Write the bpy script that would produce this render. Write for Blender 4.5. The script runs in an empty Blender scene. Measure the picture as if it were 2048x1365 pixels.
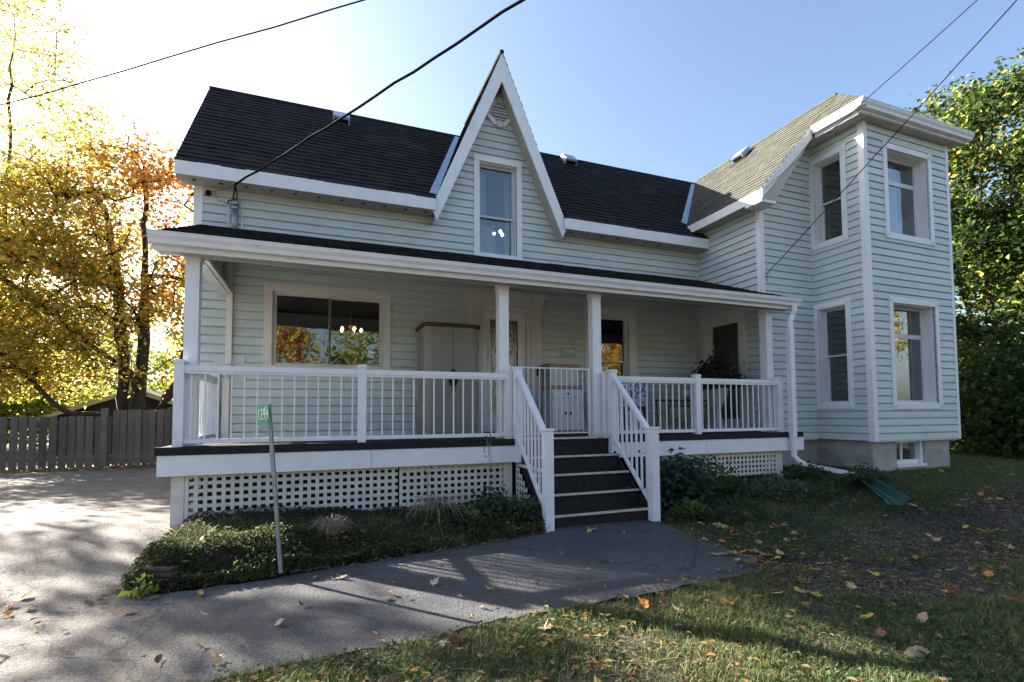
import bpy, bmesh, math, random
import numpy as np
from mathutils import Matrix, Vector, geometry as mgeo
random.seed(7); RNG = np.random.default_rng(7)
sc = bpy.context.scene
COL = sc.collection
rad = math.radians
# ------------------------------------------------------------------ camera
def cam_axes(yaw, pitch, roll):
    f = Vector((math.sin(yaw)*math.cos(pitch), math.cos(yaw)*math.cos(pitch), math.sin(pitch)))
    r = Vector((math.cos(yaw), -math.sin(yaw), 0)); d = -(r.cross(f))
    r2 = math.cos(roll)*r + math.sin(roll)*d; d2 = -math.sin(roll)*r + math.cos(roll)*d
    return r2, d2, f
cd = bpy.data.cameras.new('camera'); cam = bpy.data.objects.new('camera', cd); COL.objects.link(cam)
_r, _d, _f = cam_axes(rad(21.01), rad(2.689), rad(0.349))
CAMP = Vector((0, 0, 1.40))
cam.matrix_world = Matrix(((_r.x, -_d.x, -_f.x, CAMP.x), (_r.y, -_d.y, -_f.y, CAMP.y), (_r.z, -_d.z, -_f.z, CAMP.z), (0, 0, 0, 1)))
cd.sensor_width = 36; cd.lens = 36*1000.8/2048; cd.shift_y = 100.09/2048; cd.clip_end = 3000; cd.clip_start = .05
sc.camera = cam
# ------------------------------------------------------------------ sky, sun, exposure
SUN_AZ, SUN_EL = rad(-42.0), rad(25.3)          # measured from +Y towards +X
sdir = Vector((math.sin(SUN_AZ)*math.cos(SUN_EL), math.cos(SUN_AZ)*math.cos(SUN_EL), math.sin(SUN_EL)))
w = bpy.data.worlds.new('World'); sc.world = w; w.use_nodes = True
nt = w.node_tree; nt.nodes.clear()
sk = nt.nodes.new('ShaderNodeTexSky'); sk.sky_type = 'NISHITA'; sk.sun_disc = False
sk.sun_elevation = SUN_EL; sk.sun_rotation = SUN_AZ; sk.altitude = 0; sk.air_density = 1.0; sk.dust_density = 2.6; sk.ozone_density = 2.0
bg = nt.nodes.new('ShaderNodeBackground'); bg.inputs['Strength'].default_value = 0.055
out = nt.nodes.new('ShaderNodeOutputWorld')
nt.links.new(sk.outputs[0], bg.inputs[0]); nt.links.new(bg.outputs[0], out.inputs[0])
sl = bpy.data.lights.new('sun', 'SUN'); sl.energy = 5.0; sl.angle = rad(0.55); sl.color = (1, .93, .82)
so = bpy.data.objects.new('sun', sl); COL.objects.link(so)
so.rotation_euler = sdir.to_track_quat('Z', 'Y').to_euler(); so.location = (-20, 20, 20)
sc.view_settings.view_transform = 'Standard'; sc.view_settings.look = 'None'
sc.view_settings.exposure = 2.68; sc.view_settings.gamma = 1.0
sc.render.engine = 'CYCLES'
sc.cycles.max_bounces = 6; sc.cycles.transparent_max_bounces = 12; sc.cycles.diffuse_bounces = 3; sc.cycles.glossy_bounces = 3

# ------------------------------------------------------------------ materials
def nmat(name):
    m = bpy.data.materials.new(name); m.use_nodes = True
    n = m.node_tree; n.nodes.clear()
    o = n.nodes.new('ShaderNodeOutputMaterial'); return m, n, o
def mat(name, col, rough=.6, col2=None, nscale=6., bump=0., bscale=40., stretch=(1, 1, 1), rnd=0., metal=0., spec=.4, dirt=None, dscale=1.2, dlo=.55, dhi=.75, coords='Object', lo=.35, hi=.65, detail=5):
    m, n, o = nmat(name); L = n.links.new
    p = n.nodes.new('ShaderNodeBsdfPrincipled'); L(p.outputs[0], o.inputs[0])
    p.inputs['Roughness'].default_value = rough; p.inputs['Metallic'].default_value = metal
    p.inputs['Specular IOR Level'].default_value = spec
    if coords == 'World':
        tc = n.nodes.new('ShaderNodeNewGeometry'); src = tc.outputs['Position']
    else:
        tc = n.nodes.new('ShaderNodeTexCoord'); src = tc.outputs['Object']
    mp = n.nodes.new('ShaderNodeMapping'); mp.inputs['Scale'].default_value = stretch; L(src, mp.inputs[0])
    def noise(s, det=detail):
        t = n.nodes.new('ShaderNodeTexNoise'); t.inputs['Scale'].default_value = s; t.inputs['Detail'].default_value = det
        t.inputs['Roughness'].default_value = .6; L(mp.outputs[0], t.inputs['Vector']); return t.outputs['Fac']
    def ramp(f, a, b, pa, pb):
        r = n.nodes.new('ShaderNodeValToRGB'); r.color_ramp.elements[0].position = pa; r.color_ramp.elements[1].position = pb
        r.color_ramp.elements[0].color = (*a, 1); r.color_ramp.elements[1].color = (*b, 1); L(f, r.inputs[0]); return r.outputs[0]
    def mix(fac, a, b, mode='MIX'):
        x = n.nodes.new('ShaderNodeMix'); x.data_type = 'RGBA'; x.blend_type = mode
        if isinstance(fac, (int, float)): x.inputs[0].default_value = fac
        else: L(fac, x.inputs[0])
        for i, v in ((6, a), (7, b)):
            if isinstance(v, tuple): x.inputs[i].default_value = (*v, 1)
            else: L(v, x.inputs[i])
        return x.outputs[2]
    c = ramp(noise(nscale), col, col2 or tuple(v*.86 for v in col), lo, hi)
    if dirt:
        f = ramp(noise(dscale, 8), (0, 0, 0), (1, 1, 1), dlo, dhi)
        c = mix(f, c, dirt)
    if rnd:
        oi = n.nodes.new('ShaderNodeObjectInfo'); mr = n.nodes.new('ShaderNodeMapRange')
        mr.inputs['To Min'].default_value = 1-rnd; mr.inputs['To Max'].default_value = 1+rnd*.6
        L(oi.outputs['Random'], mr.inputs[0])
        vm = n.nodes.new('ShaderNodeVectorMath'); vm.operation = 'SCALE'; L(c, vm.inputs[0]); L(mr.outputs[0], vm.inputs['Scale']); c = vm.outputs[0]
    L(c, p.inputs['Base Color'])
    if bump:
        b = n.nodes.new('ShaderNodeBump'); b.inputs['Strength'].default_value = bump; b.inputs['Distance'].default_value = .02
        L(noise(bscale, 6), b.inputs['Height']); L(b.outputs[0], p.inputs['Normal'])
    return m
def leafmat(name, trans=.60, attr=True):
    m, n, o = nmat(name); L = n.links.new
    if attr: a = n.nodes.new('ShaderNodeAttribute'); a.attribute_name = 'Col'; c = a.outputs['Color']
    else: a = n.nodes.new('ShaderNodeObjectInfo'); c = a.outputs['Color']
    d = n.nodes.new('ShaderNodeBsdfPrincipled'); d.inputs['Roughness'].default_value = .55; d.inputs['Specular IOR Level'].default_value = .3
    t = n.nodes.new('ShaderNodeBsdfTranslucent'); x = n.nodes.new('ShaderNodeMixShader'); x.inputs[0].default_value = trans
    L(c, d.inputs['Base Color']); L(c, t.inputs[0]); L(d.outputs[0], x.inputs[1]); L(t.outputs[0], x.inputs[2]); L(x.outputs[0], o.inputs[0])
    return m
def glassmat():
    m, n, o = nmat('window_glass'); L = n.links.new
    f = n.nodes.new('ShaderNodeFresnel'); f.inputs[0].default_value = 1.62
    g = n.nodes.new('ShaderNodeBsdfGlossy'); g.inputs['Roughness'].default_value = .015; g.inputs[0].default_value = (.95, .97, 1, 1)
    t = n.nodes.new('ShaderNodeBsdfTransparent'); t.inputs[0].default_value = (.72, .75, .76, 1)
    mu = n.nodes.new('ShaderNodeMath'); mu.operation = 'MULTIPLY_ADD'; mu.inputs[1].default_value = 1.5; mu.inputs[2].default_value = .05; mu.use_clamp = True
    tc = n.nodes.new('ShaderNodeTexCoord'); nz = n.nodes.new('ShaderNodeTexNoise'); nz.inputs['Scale'].default_value = 2.0; nz.inputs['Detail'].default_value = 1
    b = n.nodes.new('ShaderNodeBump'); b.inputs['Strength'].default_value = .06; b.inputs['Distance'].default_value = .05
    L(tc.outputs['Object'], nz.inputs['Vector']); L(nz.outputs[0], b.inputs['Height']); L(b.outputs[0], g.inputs['Normal'])
    x = n.nodes.new('ShaderNodeMixShader'); L(f.outputs[0], mu.inputs[0]); L(mu.outputs[0], x.inputs[0])
    L(t.outputs[0], x.inputs[1]); L(g.outputs[0], x.inputs[2]); L(x.outputs[0], o.inputs[0]); return m
def emat(name, col, s):
    m, n, o = nmat(name); e = n.nodes.new('ShaderNodeEmission'); e.inputs[0].default_value = (*col, 1); e.inputs[1].default_value = s
    n.links.new(e.outputs[0], o.inputs[0]); return m
def curtainmat():
    m, n, o = nmat('curtain_cloth'); L = n.links.new
    d = n.nodes.new('ShaderNodeBsdfDiffuse'); d.inputs[0].default_value = (.62, .63, .60, 1)
    t = n.nodes.new('ShaderNodeBsdfTranslucent'); t.inputs[0].default_value = (.6, .6, .56, 1)
    tr = n.nodes.new('ShaderNodeBsdfTransparent')
    x = n.nodes.new('ShaderNodeMixShader'); x.inputs[0].default_value = .35; y = n.nodes.new('ShaderNodeMixShader'); y.inputs[0].default_value = .25
    L(d.outputs[0], x.inputs[1]); L(t.outputs[0], x.inputs[2]); L(x.outputs[0], y.inputs[1]); L(tr.outputs[0], y.inputs[2]); L(y.outputs[0], o.inputs[0]); return m
MT = {}
MT['siding'] = mat('siding_vinyl', (.560, .618, .608), .5, (.52, .578, .57), 1.3, .05, 60, (1, 1, 3), rnd=.07, dirt=(.42, .47, .45), dscale=1.7, dlo=.58, dhi=.8, coords='World')
MT['white'] = mat('white_trim', (.78, .78, .79), .45, (.72, .72, .735), 3, .03, 60, dirt=(.50, .50, .47), dscale=2.5, dlo=.6, dhi=.85, coords='World')
MT['rail'] = mat('white_rail_vinyl', (.80, .80, .815), .35, (.74, .745, .765), 4, .02, 80, dirt=(.52, .53, .52), dscale=4, dlo=.62, dhi=.85, coords='World')
MT['cream'] = mat('cream_trim', (.71, .68, .63), .5, (.66, .63, .58), 3, .03, 60, coords='World')
MT['lattice'] = mat('lattice_paint', (.70, .67, .62), .55, (.60, .57, .52), 5, .05, 60, coords='World', dirt=(.36, .34, .29), dscale=3, dlo=.6, dhi=.85)
MT['soffit'] = mat('soffit_panel', (.46, .44, .39), .6, (.40, .385, .34), 2, coords='World')
MT['shingle'] = mat('asphalt_shingle', (.022, .022, .024), .9, (.012, .012, .013), 9, .5, 220, rnd=0, coords='World', dirt=(.038, .036, .033), dscale=2.2, dlo=.5, dhi=.75, spec=.2)
MT['shingle_grey'] = mat('grey_green_shingle', (.085, .088, .070), .9, (.055, .057, .046), 9, .5, 220, coords='World', dirt=(.11, .11, .09), dscale=2.2, dlo=.5, dhi=.75, spec=.2)
MT['mossy'] = mat('mossy_shingle', (.022, .023, .024), .9, (.016, .016, .016), 9, .6, 160, coords='World', dirt=(.055, .065, .030), dscale=5, dlo=.55, dhi=.66, spec=.2)
MT['flash'] = mat('metal_flashing', (.42, .50, .60), .35, (.36, .43, .52), 4, metal=.6, coords='World')
MT['deck'] = mat('black_deck', (.010, .010, .011), .85, (.018, .018, .018), 6, .5, 120, coords='World', dirt=(.03, .034, .018), dscale=4, dlo=.6, dhi=.72)
MT['tread'] = mat('black_tread', (.010, .009, .009), .8, (.018, .016, .015), 8, .3, 90, coords='World', dirt=(.035, .031, .026), dscale=5, dlo=.6, dhi=.8)
MT['nosing'] = mat('metal_nosing', (.62, .58, .50), .45, (.45, .41, .34), 9, metal=.15, coords='World', dirt=(.30, .25, .19), dscale=6, dlo=.56, dhi=.7)
MT['concrete'] = mat('parged_concrete', (.43, .41, .385), .9, (.33, .315, .295), 2.5, .35, 30, coords='World', dirt=(.22, .205, .185), dscale=1.8, dlo=.5, dhi=.7)
MT['sash'] = mat('sash_vinyl', (.62, .63, .63), .4, coords='World')
MT['darkframe'] = mat('bronze_frame', (.13, .115, .10), .5)
MT['screen'] = mat('dark_room', (.055, .050, .046), .9)
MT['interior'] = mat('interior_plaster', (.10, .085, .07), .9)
MT['glass'] = glassmat(); MT['curtain'] = curtainmat()
MT['resin'] = mat('resin_taupe', (.30, .272, .245), .5, (.27, .245, .222), 3, .04, 40, coords='World')
MT['resin_lid'] = mat('resin_brown', (.045, .030, .022), .5)
MT['darkmetal'] = mat('dark_metal', (.028, .028, .030), .4, metal=.7)
MT['greenmetal'] = mat('dark_green_metal', (.035, .050, .048), .5, metal=.3)
MT['galv'] = mat('galvanised_steel', (.36, .37, .385), .45, (.28, .29, .30), 12, metal=.7, coords='World')
MT['signgreen'] = mat('sign_green', (.03, .30, .14), .4); MT['signwhite'] = mat('sign_white', (.85, .87, .85), .4)
MT['plaque'] = mat('plaque_green', (.36, .46, .38), .5)
MT['cabinet'] = mat('white_cabinet', (.66, .67, .68), .45); MT['cabinet_grey'] = mat('cabinet_side', (.36, .37, .40), .5)
MT['wood'] = mat('oak_top', (.36, .225, .11), .5, (.28, .165, .075), 3, .05, 50, (1, 12, 1))
MT['fence'] = mat('weathered_fence', (.19, .155, .125), .9, (.11, .09, .072), 5, .5, 40, (6, 6, .6), rnd=.35)
MT['fence_dark'] = mat('rotting_timber', (.085, .070, .052), .95, (.045, .037, .028), 9, .8, 40, (2, 9, 9), rnd=.3)
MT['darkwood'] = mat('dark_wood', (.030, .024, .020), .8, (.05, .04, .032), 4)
MT['bark'] = mat('bark', (.085, .066, .050), .95, (.038, .030, .024), 7, .8, 22, (1, 1, .25), coords='World')
MT['bark_dark'] = mat('bark_dark', (.055, .045, .037), .95, (.026, .021, .018), 7, .8, 22, (1, 1, .25), coords='World')
MT['leaf'] = leafmat('leaf_foliage'); MT['grass'] = leafmat('grass_blades', .3); MT['fallen'] = leafmat('fallen_leaf', .25, False)
MT['cable'] = mat('black_cable', (.010, .010, .012), .8, spec=.1); MT['plasticgreen'] = mat('green_plastic', (.012, .085, .062), .4, (.01, .065, .05), 4)
MT['bulb'] = emat('warm_bulb', (1, .62, .28), 1.2); MT['bulbw'] = emat('white_bulb', (1, .90, .75), 1.0)
MT['brass'] = mat('brass', (.45, .30, .12), .35, metal=.8)
MT['lampshade'] = mat('cream_globe', (.66, .63, .48), .5)
MT['urn'] = mat('pale_urn', (.45, .46, .47), .6); MT['cushion_dark'] = mat('dark_seat', (.05, .05, .055), .8)
MT['straw'] = mat('dry_stem', (.26, .215, .155), .9, (.17, .14, .10), 8)
MT['pole'] = mat('pole_wood', (.12, .095, .075), .9, (.08, .063, .05), 4, .4, 30, (4, 4, .4))
MT['terracotta'] = mat('terracotta', (.32, .14, .08), .8)
def floralmat():
    m, n, o = nmat('floral_fabric'); L = n.links.new
    p = n.nodes.new('ShaderNodeBsdfPrincipled'); p.inputs['Roughness'].default_value = .9; L(p.outputs[0], o.inputs[0])
    tc = n.nodes.new('ShaderNodeTexCoord'); v = n.nodes.new('ShaderNodeTexVoronoi'); v.inputs['Scale'].default_value = 14
    nz = n.nodes.new('ShaderNodeTexNoise'); nz.inputs['Scale'].default_value = 16; nz.inputs['Detail'].default_value = 3
    L(tc.outputs['Object'], v.inputs['Vector']); L(tc.outputs['Object'], nz.inputs['Vector'])
    a = n.nodes.new('ShaderNodeMath'); a.operation = 'ADD'; L(v.outputs['Distance'], a.inputs[0]); L(nz.outputs['Fac'], a.inputs[1])
    r = n.nodes.new('ShaderNodeValToRGB'); r.color_ramp.elements[0].position = .82; r.color_ramp.elements[1].position = .92
    r.color_ramp.elements[0].color = (.075, .08, .12, 1); r.color_ramp.elements[1].color = (.42, .43, .48, 1)
    L(a.outputs[0], r.inputs[0]); L(r.outputs[0], p.inputs['Base Color']); return m
MT['floral'] = floralmat()
def stainedmat():
    m, n, o = nmat('leaded_glass'); L = n.links.new
    tc = n.nodes.new('ShaderNodeTexCoord'); v = n.nodes.new('ShaderNodeTexVoronoi'); v.inputs['Scale'].default_value = 9; v.feature = 'DISTANCE_TO_EDGE'
    v2 = n.nodes.new('ShaderNodeTexVoronoi'); v2.inputs['Scale'].default_value = 9
    L(tc.outputs['Object'], v.inputs['Vector']); L(tc.outputs['Object'], v2.inputs['Vector'])
    r = n.nodes.new('ShaderNodeValToRGB'); r.color_ramp.elements[0].position = .012; r.color_ramp.elements[1].position = .03
    L(v.outputs['Distance'], r.inputs[0])
    g = n.nodes.new('ShaderNodeBsdfGlossy'); g.inputs['Roughness'].default_value = .06
    b = n.nodes.new('ShaderNodeBump'); b.inputs['Strength'].default_value = .5; b.inputs['Distance'].default_value = .02
    nz = n.nodes.new('ShaderNodeTexNoise'); nz.inputs['Scale'].default_value = 25; L(tc.outputs['Object'], nz.inputs['Vector']); L(nz.outputs[0], b.inputs['Height']); L(b.outputs[0], g.inputs['Normal'])
    t = n.nodes.new('ShaderNodeBsdfTransparent'); t.inputs[0].default_value = (.55, .52, .42, 1)
    x = n.nodes.new('ShaderNodeMixShader'); x.inputs[0].default_value = .28; L(t.outputs[0], x.inputs[1]); L(g.outputs[0], x.inputs[2])
    d = n.nodes.new('ShaderNodeBsdfDiffuse'); d.inputs[0].default_value = (.05, .045, .03, 1)
    y = n.nodes.new('ShaderNodeMixShader'); L(r.outputs[0], y.inputs[0]); L(d.outputs[0], y.inputs[1]); L(x.outputs[0], y.inputs[2]); L(y.outputs[0], o.inputs[0]); return m
MT['leaded'] = stainedmat()
def asphaltmat():
    m, n, o = nmat('old_asphalt'); L = n.links.new
    p = n.nodes.new('ShaderNodeBsdfPrincipled'); p.inputs['Roughness'].default_value = .8; p.inputs['Specular IOR Level'].default_value = .35; L(p.outputs[0], o.inputs[0])
    g = n.nodes.new('ShaderNodeNewGeometry')
    def noise(s, d=6, r=.6):
        t = n.nodes.new('ShaderNodeTexNoise'); t.inputs['Scale'].default_value = s; t.inputs['Detail'].default_value = d; t.inputs['Roughness'].default_value = r
        L(g.outputs['Position'], t.inputs['Vector']); return t.outputs['Fac']
    r = n.nodes.new('ShaderNodeValToRGB'); e = r.color_ramp.elements; e[0].position = .3; e[1].position = .72
    e[0].color = (.058, .060, .068, 1); e[1].color = (.10, .10, .105, 1); L(noise(1.1, 8, .65), r.inputs[0])
    r2 = n.nodes.new('ShaderNodeValToRGB'); e = r2.color_ramp.elements; e[0].position = .3; e[1].position = .72; e[0].color = (.125, .112, .10, 1); e[1].color = (.26, .235, .21, 1); L(noise(1.6, 9, .7), r2.inputs[0])
    sx = n.nodes.new('ShaderNodeSeparateXYZ'); L(g.outputs['Position'], sx.inputs[0]); ad = n.nodes.new('ShaderNodeMath'); ad.operation = 'MULTIPLY_ADD'; ad.inputs[1].default_value = 1.8; L(noise(1.3, 5), ad.inputs[0]); L(sx.outputs[0], ad.inputs[2])
    mr = n.nodes.new('ShaderNodeMapRange'); mr.inputs['From Min'].default_value = -.55; mr.inputs['From Max'].default_value = .75; L(ad.outputs[0], mr.inputs[0])
    xm = n.nodes.new('ShaderNodeMix'); xm.data_type = 'RGBA'; L(mr.outputs[0], xm.inputs[0]); L(r2.outputs[0], xm.inputs[6]); L(r.outputs[0], xm.inputs[7])
    f = n.nodes.new('ShaderNodeValToRGB'); f.color_ramp.elements[0].position = .38; f.color_ramp.elements[1].position = .62
    f.color_ramp.elements[0].color = (.45, .45, .45, 1); f.color_ramp.elements[1].color = (1.7, 1.7, 1.7, 1); L(noise(55, 5, .8), f.inputs[0])
    x = n.nodes.new('ShaderNodeMix'); x.data_type = 'RGBA'; x.blend_type = 'MULTIPLY'; x.inputs[0].default_value = 1; L(xm.outputs[2], x.inputs[6]); L(f.outputs[0], x.inputs[7])
    v = n.nodes.new('ShaderNodeTexVoronoi'); v.feature = 'DISTANCE_TO_EDGE'; v.inputs['Scale'].default_value = .33
    wp = n.nodes.new('ShaderNodeVectorMath'); wp.operation = 'ADD'; nz = n.nodes.new('ShaderNodeTexNoise'); nz.inputs['Scale'].default_value = 3; nz.inputs['Detail'].default_value = 4
    L(g.outputs['Position'], nz.inputs['Vector']); sc_ = n.nodes.new('ShaderNodeVectorMath'); sc_.operation = 'SCALE'; sc_.inputs['Scale'].default_value = .5
    L(nz.outputs['Color'], sc_.inputs[0]); L(g.outputs['Position'], wp.inputs[0]); L(sc_.outputs[0], wp.inputs[1]); L(wp.outputs[0], v.inputs['Vector'])
    cr = n.nodes.new('ShaderNodeValToRGB'); cr.color_ramp.elements[0].position = .001; cr.color_ramp.elements[1].position = .006
    cr.color_ramp.elements[0].color = (.35, .33, .30, 1); L(v.outputs['Distance'], cr.inputs[0])
    y = n.nodes.new('ShaderNodeMix'); y.data_type = 'RGBA'; y.blend_type = 'MULTIPLY'; y.inputs[0].default_value = .8; L(x.outputs[2], y.inputs[6]); L(cr.outputs[0], y.inputs[7])
    L(y.outputs[2], p.inputs['Base Color'])
    a = n.nodes.new('ShaderNodeMath'); a.operation = 'ADD'; L(noise(120, 4), a.inputs[0]); L(noise(20, 4), a.inputs[1])
    b = n.nodes.new('ShaderNodeBump'); b.inputs['Strength'].default_value = 1.0; b.inputs['Distance'].default_value = .022; L(a.outputs[0], b.inputs['Height']); L(b.outputs[0], p.inputs['Normal'])
    return m
MT['asphalt'] = asphaltmat()
MT['soil'] = mat('soil', (.030, .025, .023), .95, (.062, .052, .045), 9, 1.0, 38, coords='World', dirt=(.035, .038, .020), dscale=2.3, dlo=.45, dhi=.62)
MT['bedsoil'] = mat('bed_soil', (.028, .022, .018), .95, (.050, .040, .032), 5, .9, 40, coords='World')

# ------------------------------------------------------------------ helpers
class MB:
    def __init__(s): s.v = []; s.f = []
    def box(s, x0, x1, y0, y1, z0, z1, M=None):
        c = [(x, y, z) for z in (z0, z1) for y in (y0, y1) for x in (x0, x1)]
        if M is not None: c = [tuple(M @ Vector(p)) for p in c]
        b = len(s.v); s.v += c
        s.f += [tuple(b+i for i in q) for q in ((0, 2, 3, 1), (4, 5, 7, 6), (0, 1, 5, 4), (1, 3, 7, 5), (3, 2, 6, 7), (2, 0, 4, 6))]; return s
    def poly(s, pts): b = len(s.v); s.v += [tuple(p) for p in pts]; s.f.append(tuple(range(b, b+len(pts)))); return s
    def prism(s, pts, d):
        """closed outline pts extruded along vector d"""
        d = Vector(d); b = len(s.v); n = len(pts); s.v += [tuple(p) for p in pts]+[tuple(Vector(p)+d) for p in pts]
        s.f.append(tuple(range(b+n-1, b-1, -1))); s.f.append(tuple(range(b+n, b+2*n)))
        for i in range(n): j = (i+1) % n; s.f.append((b+i, b+j, b+n+j, b+n+i))
        return s
    def tube(s, pts, r, n=8, cap=True):
        pts = [Vector(p) for p in pts]; rs = r if isinstance(r, (list, tuple)) else [r]*len(pts); b = len(s.v)
        up = Vector((0, 0, 1)); prev = None
        for i, p in enumerate(pts):
            t = (pts[min(i+1, len(pts)-1)]-pts[max(i-1, 0)]).normalized()
            a = prev if prev is not None else (up if abs(t.z) < .9 else Vector((1, 0, 0)))
            a = (a-t*a.dot(t)).normalized(); c = t.cross(a); prev = a
            for k in range(n):
                g = 2*math.pi*k/n; s.v.append(tuple(p+(a*math.cos(g)+c*math.sin(g))*rs[i]))
        for i in range(len(pts)-1):
            for k in range(n):
                k2 = (k+1) % n; s.f.append((b+i*n+k, b+i*n+k2, b+(i+1)*n+k2, b+(i+1)*n+k))
        if cap: s.f.append(tuple(b+k for k in range(n-1, -1, -1))); e = b+(len(pts)-1)*n; s.f.append(tuple(e+k for k in range(n)))
        return s
    def lathe(s, prof, c=(0, 0, 0), n=14, M=None):
        b = len(s.v)
        for r, z in prof:
            for k in range(n):
                g = 2*math.pi*k/n; p = Vector((c[0]+r*math.cos(g), c[1]+r*math.sin(g), c[2]+z)); s.v.append(tuple(M @ p if M is not None else p))
        for i in range(len(prof)-1):
            for k in range(n): k2 = (k+1) % n; s.f.append((b+i*n+k, b+i*n+k2, b+(i+1)*n+k2, b+(i+1)*n+k))
        s.f.append(tuple(b+k for k in range(n-1, -1, -1))); e = b+(len(prof)-1)*n; s.f.append(tuple(e+k for k in range(n))); return s
    def mesh(s, name, m):
        me = bpy.data.meshes.new(name); me.from_pydata(s.v, [], s.f); me.materials.append(MT[m] if isinstance(m, str) else m); me.update(); return me
    def build(s, name, m, parent=None, M=None, smooth=False, bevel=0):
        me = s.mesh(name, m)
        if smooth: me.polygons.foreach_set('use_smooth', [True]*len(me.polygons))
        if bevel:
            bm = bmesh.new(); bm.from_mesh(me); bmesh.ops.bevel(bm, geom=bm.edges[:], offset=bevel, segments=1, affect='EDGES'); bm.to_mesh(me); bm.free()
        return link(name, me, parent, M)
def link(name, me, parent=None, M=None):
    o = bpy.data.objects.new(name, me); COL.objects.link(o)
    if parent is not None: o.parent = parent
    if M is not None: o.matrix_local = M
    return o
def tag(o, label=None, cat=None, group=None, kind=None):
    if label: o['label'] = label
    if cat: o['category'] = cat
    if group: o['group'] = group
    if kind: o['kind'] = kind
    return o
def thing(name, label, cat, loc=(0, 0, 0), rz=0, group=None):
    o = bpy.data.objects.new(name, None); COL.objects.link(o); o.location = loc; o.rotation_euler = (0, 0, rz); o.empty_display_size = .1
    return tag(o, label, cat, group)
def bx(name, m, parent, *a, M=None, bevel=0): return MB().box(*a).build(name, m, parent, M, bevel=bevel)
def np_mesh(name, V, F, m, cols=None, smooth=False):
    """V (n,3), F (k,3 or 4) int arrays"""
    me = bpy.data.meshes.new(name); k = F.shape[1]
    me.vertices.add(len(V)); me.vertices.foreach_set('co', V.astype(np.float32).ravel())
    me.loops.add(F.size); me.loops.foreach_set('vertex_index', F.astype(np.int32).ravel())
    me.polygons.add(len(F)); me.polygons.foreach_set('loop_start', np.arange(0, F.size, k, dtype=np.int32)); me.polygons.foreach_set('loop_total', np.full(len(F), k, np.int32))
    if smooth: me.polygons.foreach_set('use_smooth', np.ones(len(F), bool))
    if cols is not None:
        a = me.attributes.new('Col', 'FLOAT_COLOR', 'POINT'); c = np.ones((len(V), 4), np.float32); c[:, :3] = cols; a.data.foreach_set('color', c.ravel())
    me.materials.append(MT[m]); me.update(); me.validate(); return me
def frame(o, rz): return Matrix.Translation(o) @ Matrix.Rotation(rz, 4, 'Z')   # wall frame: x along, -y outward, z up
def smooth01(t): t = np.clip(t, 0, 1); return t*t*(3-2*t)
def noise2(x, y, s=1.0, seed=0):
    """cheap smooth value noise from sines"""
    r = np.random.default_rng(seed); z = 0
    for i in range(7):
        a = r.uniform(0, 6.28); f = s*(1.5**i)*r.uniform(.7, 1.3); z = z+np.sin((x*math.cos(a)+y*math.sin(a))*f+r.uniform(0, 6.28))/(1.35**i)
    return z/3.2
def gz(x, y):
    x = np.asarray(x, float); y = np.asarray(y, float)
    z = -.05+.15*smooth01((y-4.2)/3.2)*smooth01((2.0-x)/3.0)+.06*smooth01((y-5.6)/2)+.33*smooth01((x-5.0)/4.2)*smooth01((y-2.6)/3.4)
    return z
# ------------------------------------------------------------------ ground
def axis(segs):
    a = []
    for s, e, d in segs: a += list(np.arange(s, e, d))
    return np.array(a+[segs[-1][1]])
gx = axis([(-900, -60, 120), (-60, -12, 6), (-12, 14, .25), (14, 60, 5), (60, 900, 120)]); gy = axis([(-600, -30, 95), (-30, -2, 4), (-2, 9, .25), (9, 40, 2), (40, 1500, 120)])
XX, YY = np.meshgrid(gx, gy); bump_ = .018*noise2(XX, YY, 2.2, 3)*(np.abs(XX) < 14)*(np.abs(YY) < 12)
V = np.stack([XX, YY, gz(XX, YY)-.02+bump_], -1).reshape(-1, 3); nx = len(gx)
I = np.arange(len(V)).reshape(len(gy), nx); F = np.stack([I[:-1, :-1], I[:-1, 1:], I[1:, 1:], I[1:, :-1]], -1).reshape(-1, 4)
tag(link('ground', np_mesh('ground', V, F, 'soil', smooth=True)), kind='structure')
# asphalt driveway with the spur to the steps, an uneven outline
outl = [(-14, -14), (-1.55, -14), (-1.35, -1), (-1.05, 1.8), (-.62, 3.18), (-.35, 3.25), (.49, 3.28), (1.19, 3.37), (2.2, 3.42), (3.15, 3.47), (3.8, 3.52), (4.08, 3.8), (4.12, 4.6), (4.22, 5.5), (4.3, 6.3), (2.6, 6.3), (2.62, 5.62), (1.6, 5.4), (.29, 5.08), (-.5, 4.88), (-1.2, 4.84), (-1.38, 4.95), (-1.40, 5.3), (-1.40, 6.0), (-1.48, 6.9), (-1.7, 9), (-1.75, 15.9), (-14, 15.9)]
def inpoly(P, x, y):
    x = np.asarray(x, float); y = np.asarray(y, float); c = np.zeros(x.shape, bool); n = len(P)
    for i in range(n):
        (x1, y1), (x2, y2) = P[i], P[(i+1) % n]
        if y1 == y2: continue
        k = ((y1 > y) != (y2 > y)) & (x < (x2-x1)*(y-y1)/(y2-y1)+x1); c ^= k
    return c
pts = []
for i, (a, b) in enumerate(zip(outl, outl[1:]+outl[:1])):
    L_ = math.dist(a, b); n = max(1, int(L_/.12))
    for k in range(n):
        t = k/n; x = a[0]+(b[0]-a[0])*t; y = a[1]+(b[1]-a[1])*t; j = .035 if -2 < x < 4.6 and 1 < y < 9 else 0
        pts.append((x+random.uniform(-j, j), y+random.uniform(-j, j)))
nb = len(pts); edges = [(i, (i+1) % nb) for i in range(nb)]
gxs = np.arange(-13.8, 4.4, .3); gys = np.arange(-13.8, 15.8, .3); PX, PY = np.meshgrid(gxs, gys); ins = inpoly(pts, PX, PY)
allp = [Vector(p) for p in pts]+[Vector((x, y)) for x, y in zip(PX[ins], PY[ins])]
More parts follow.
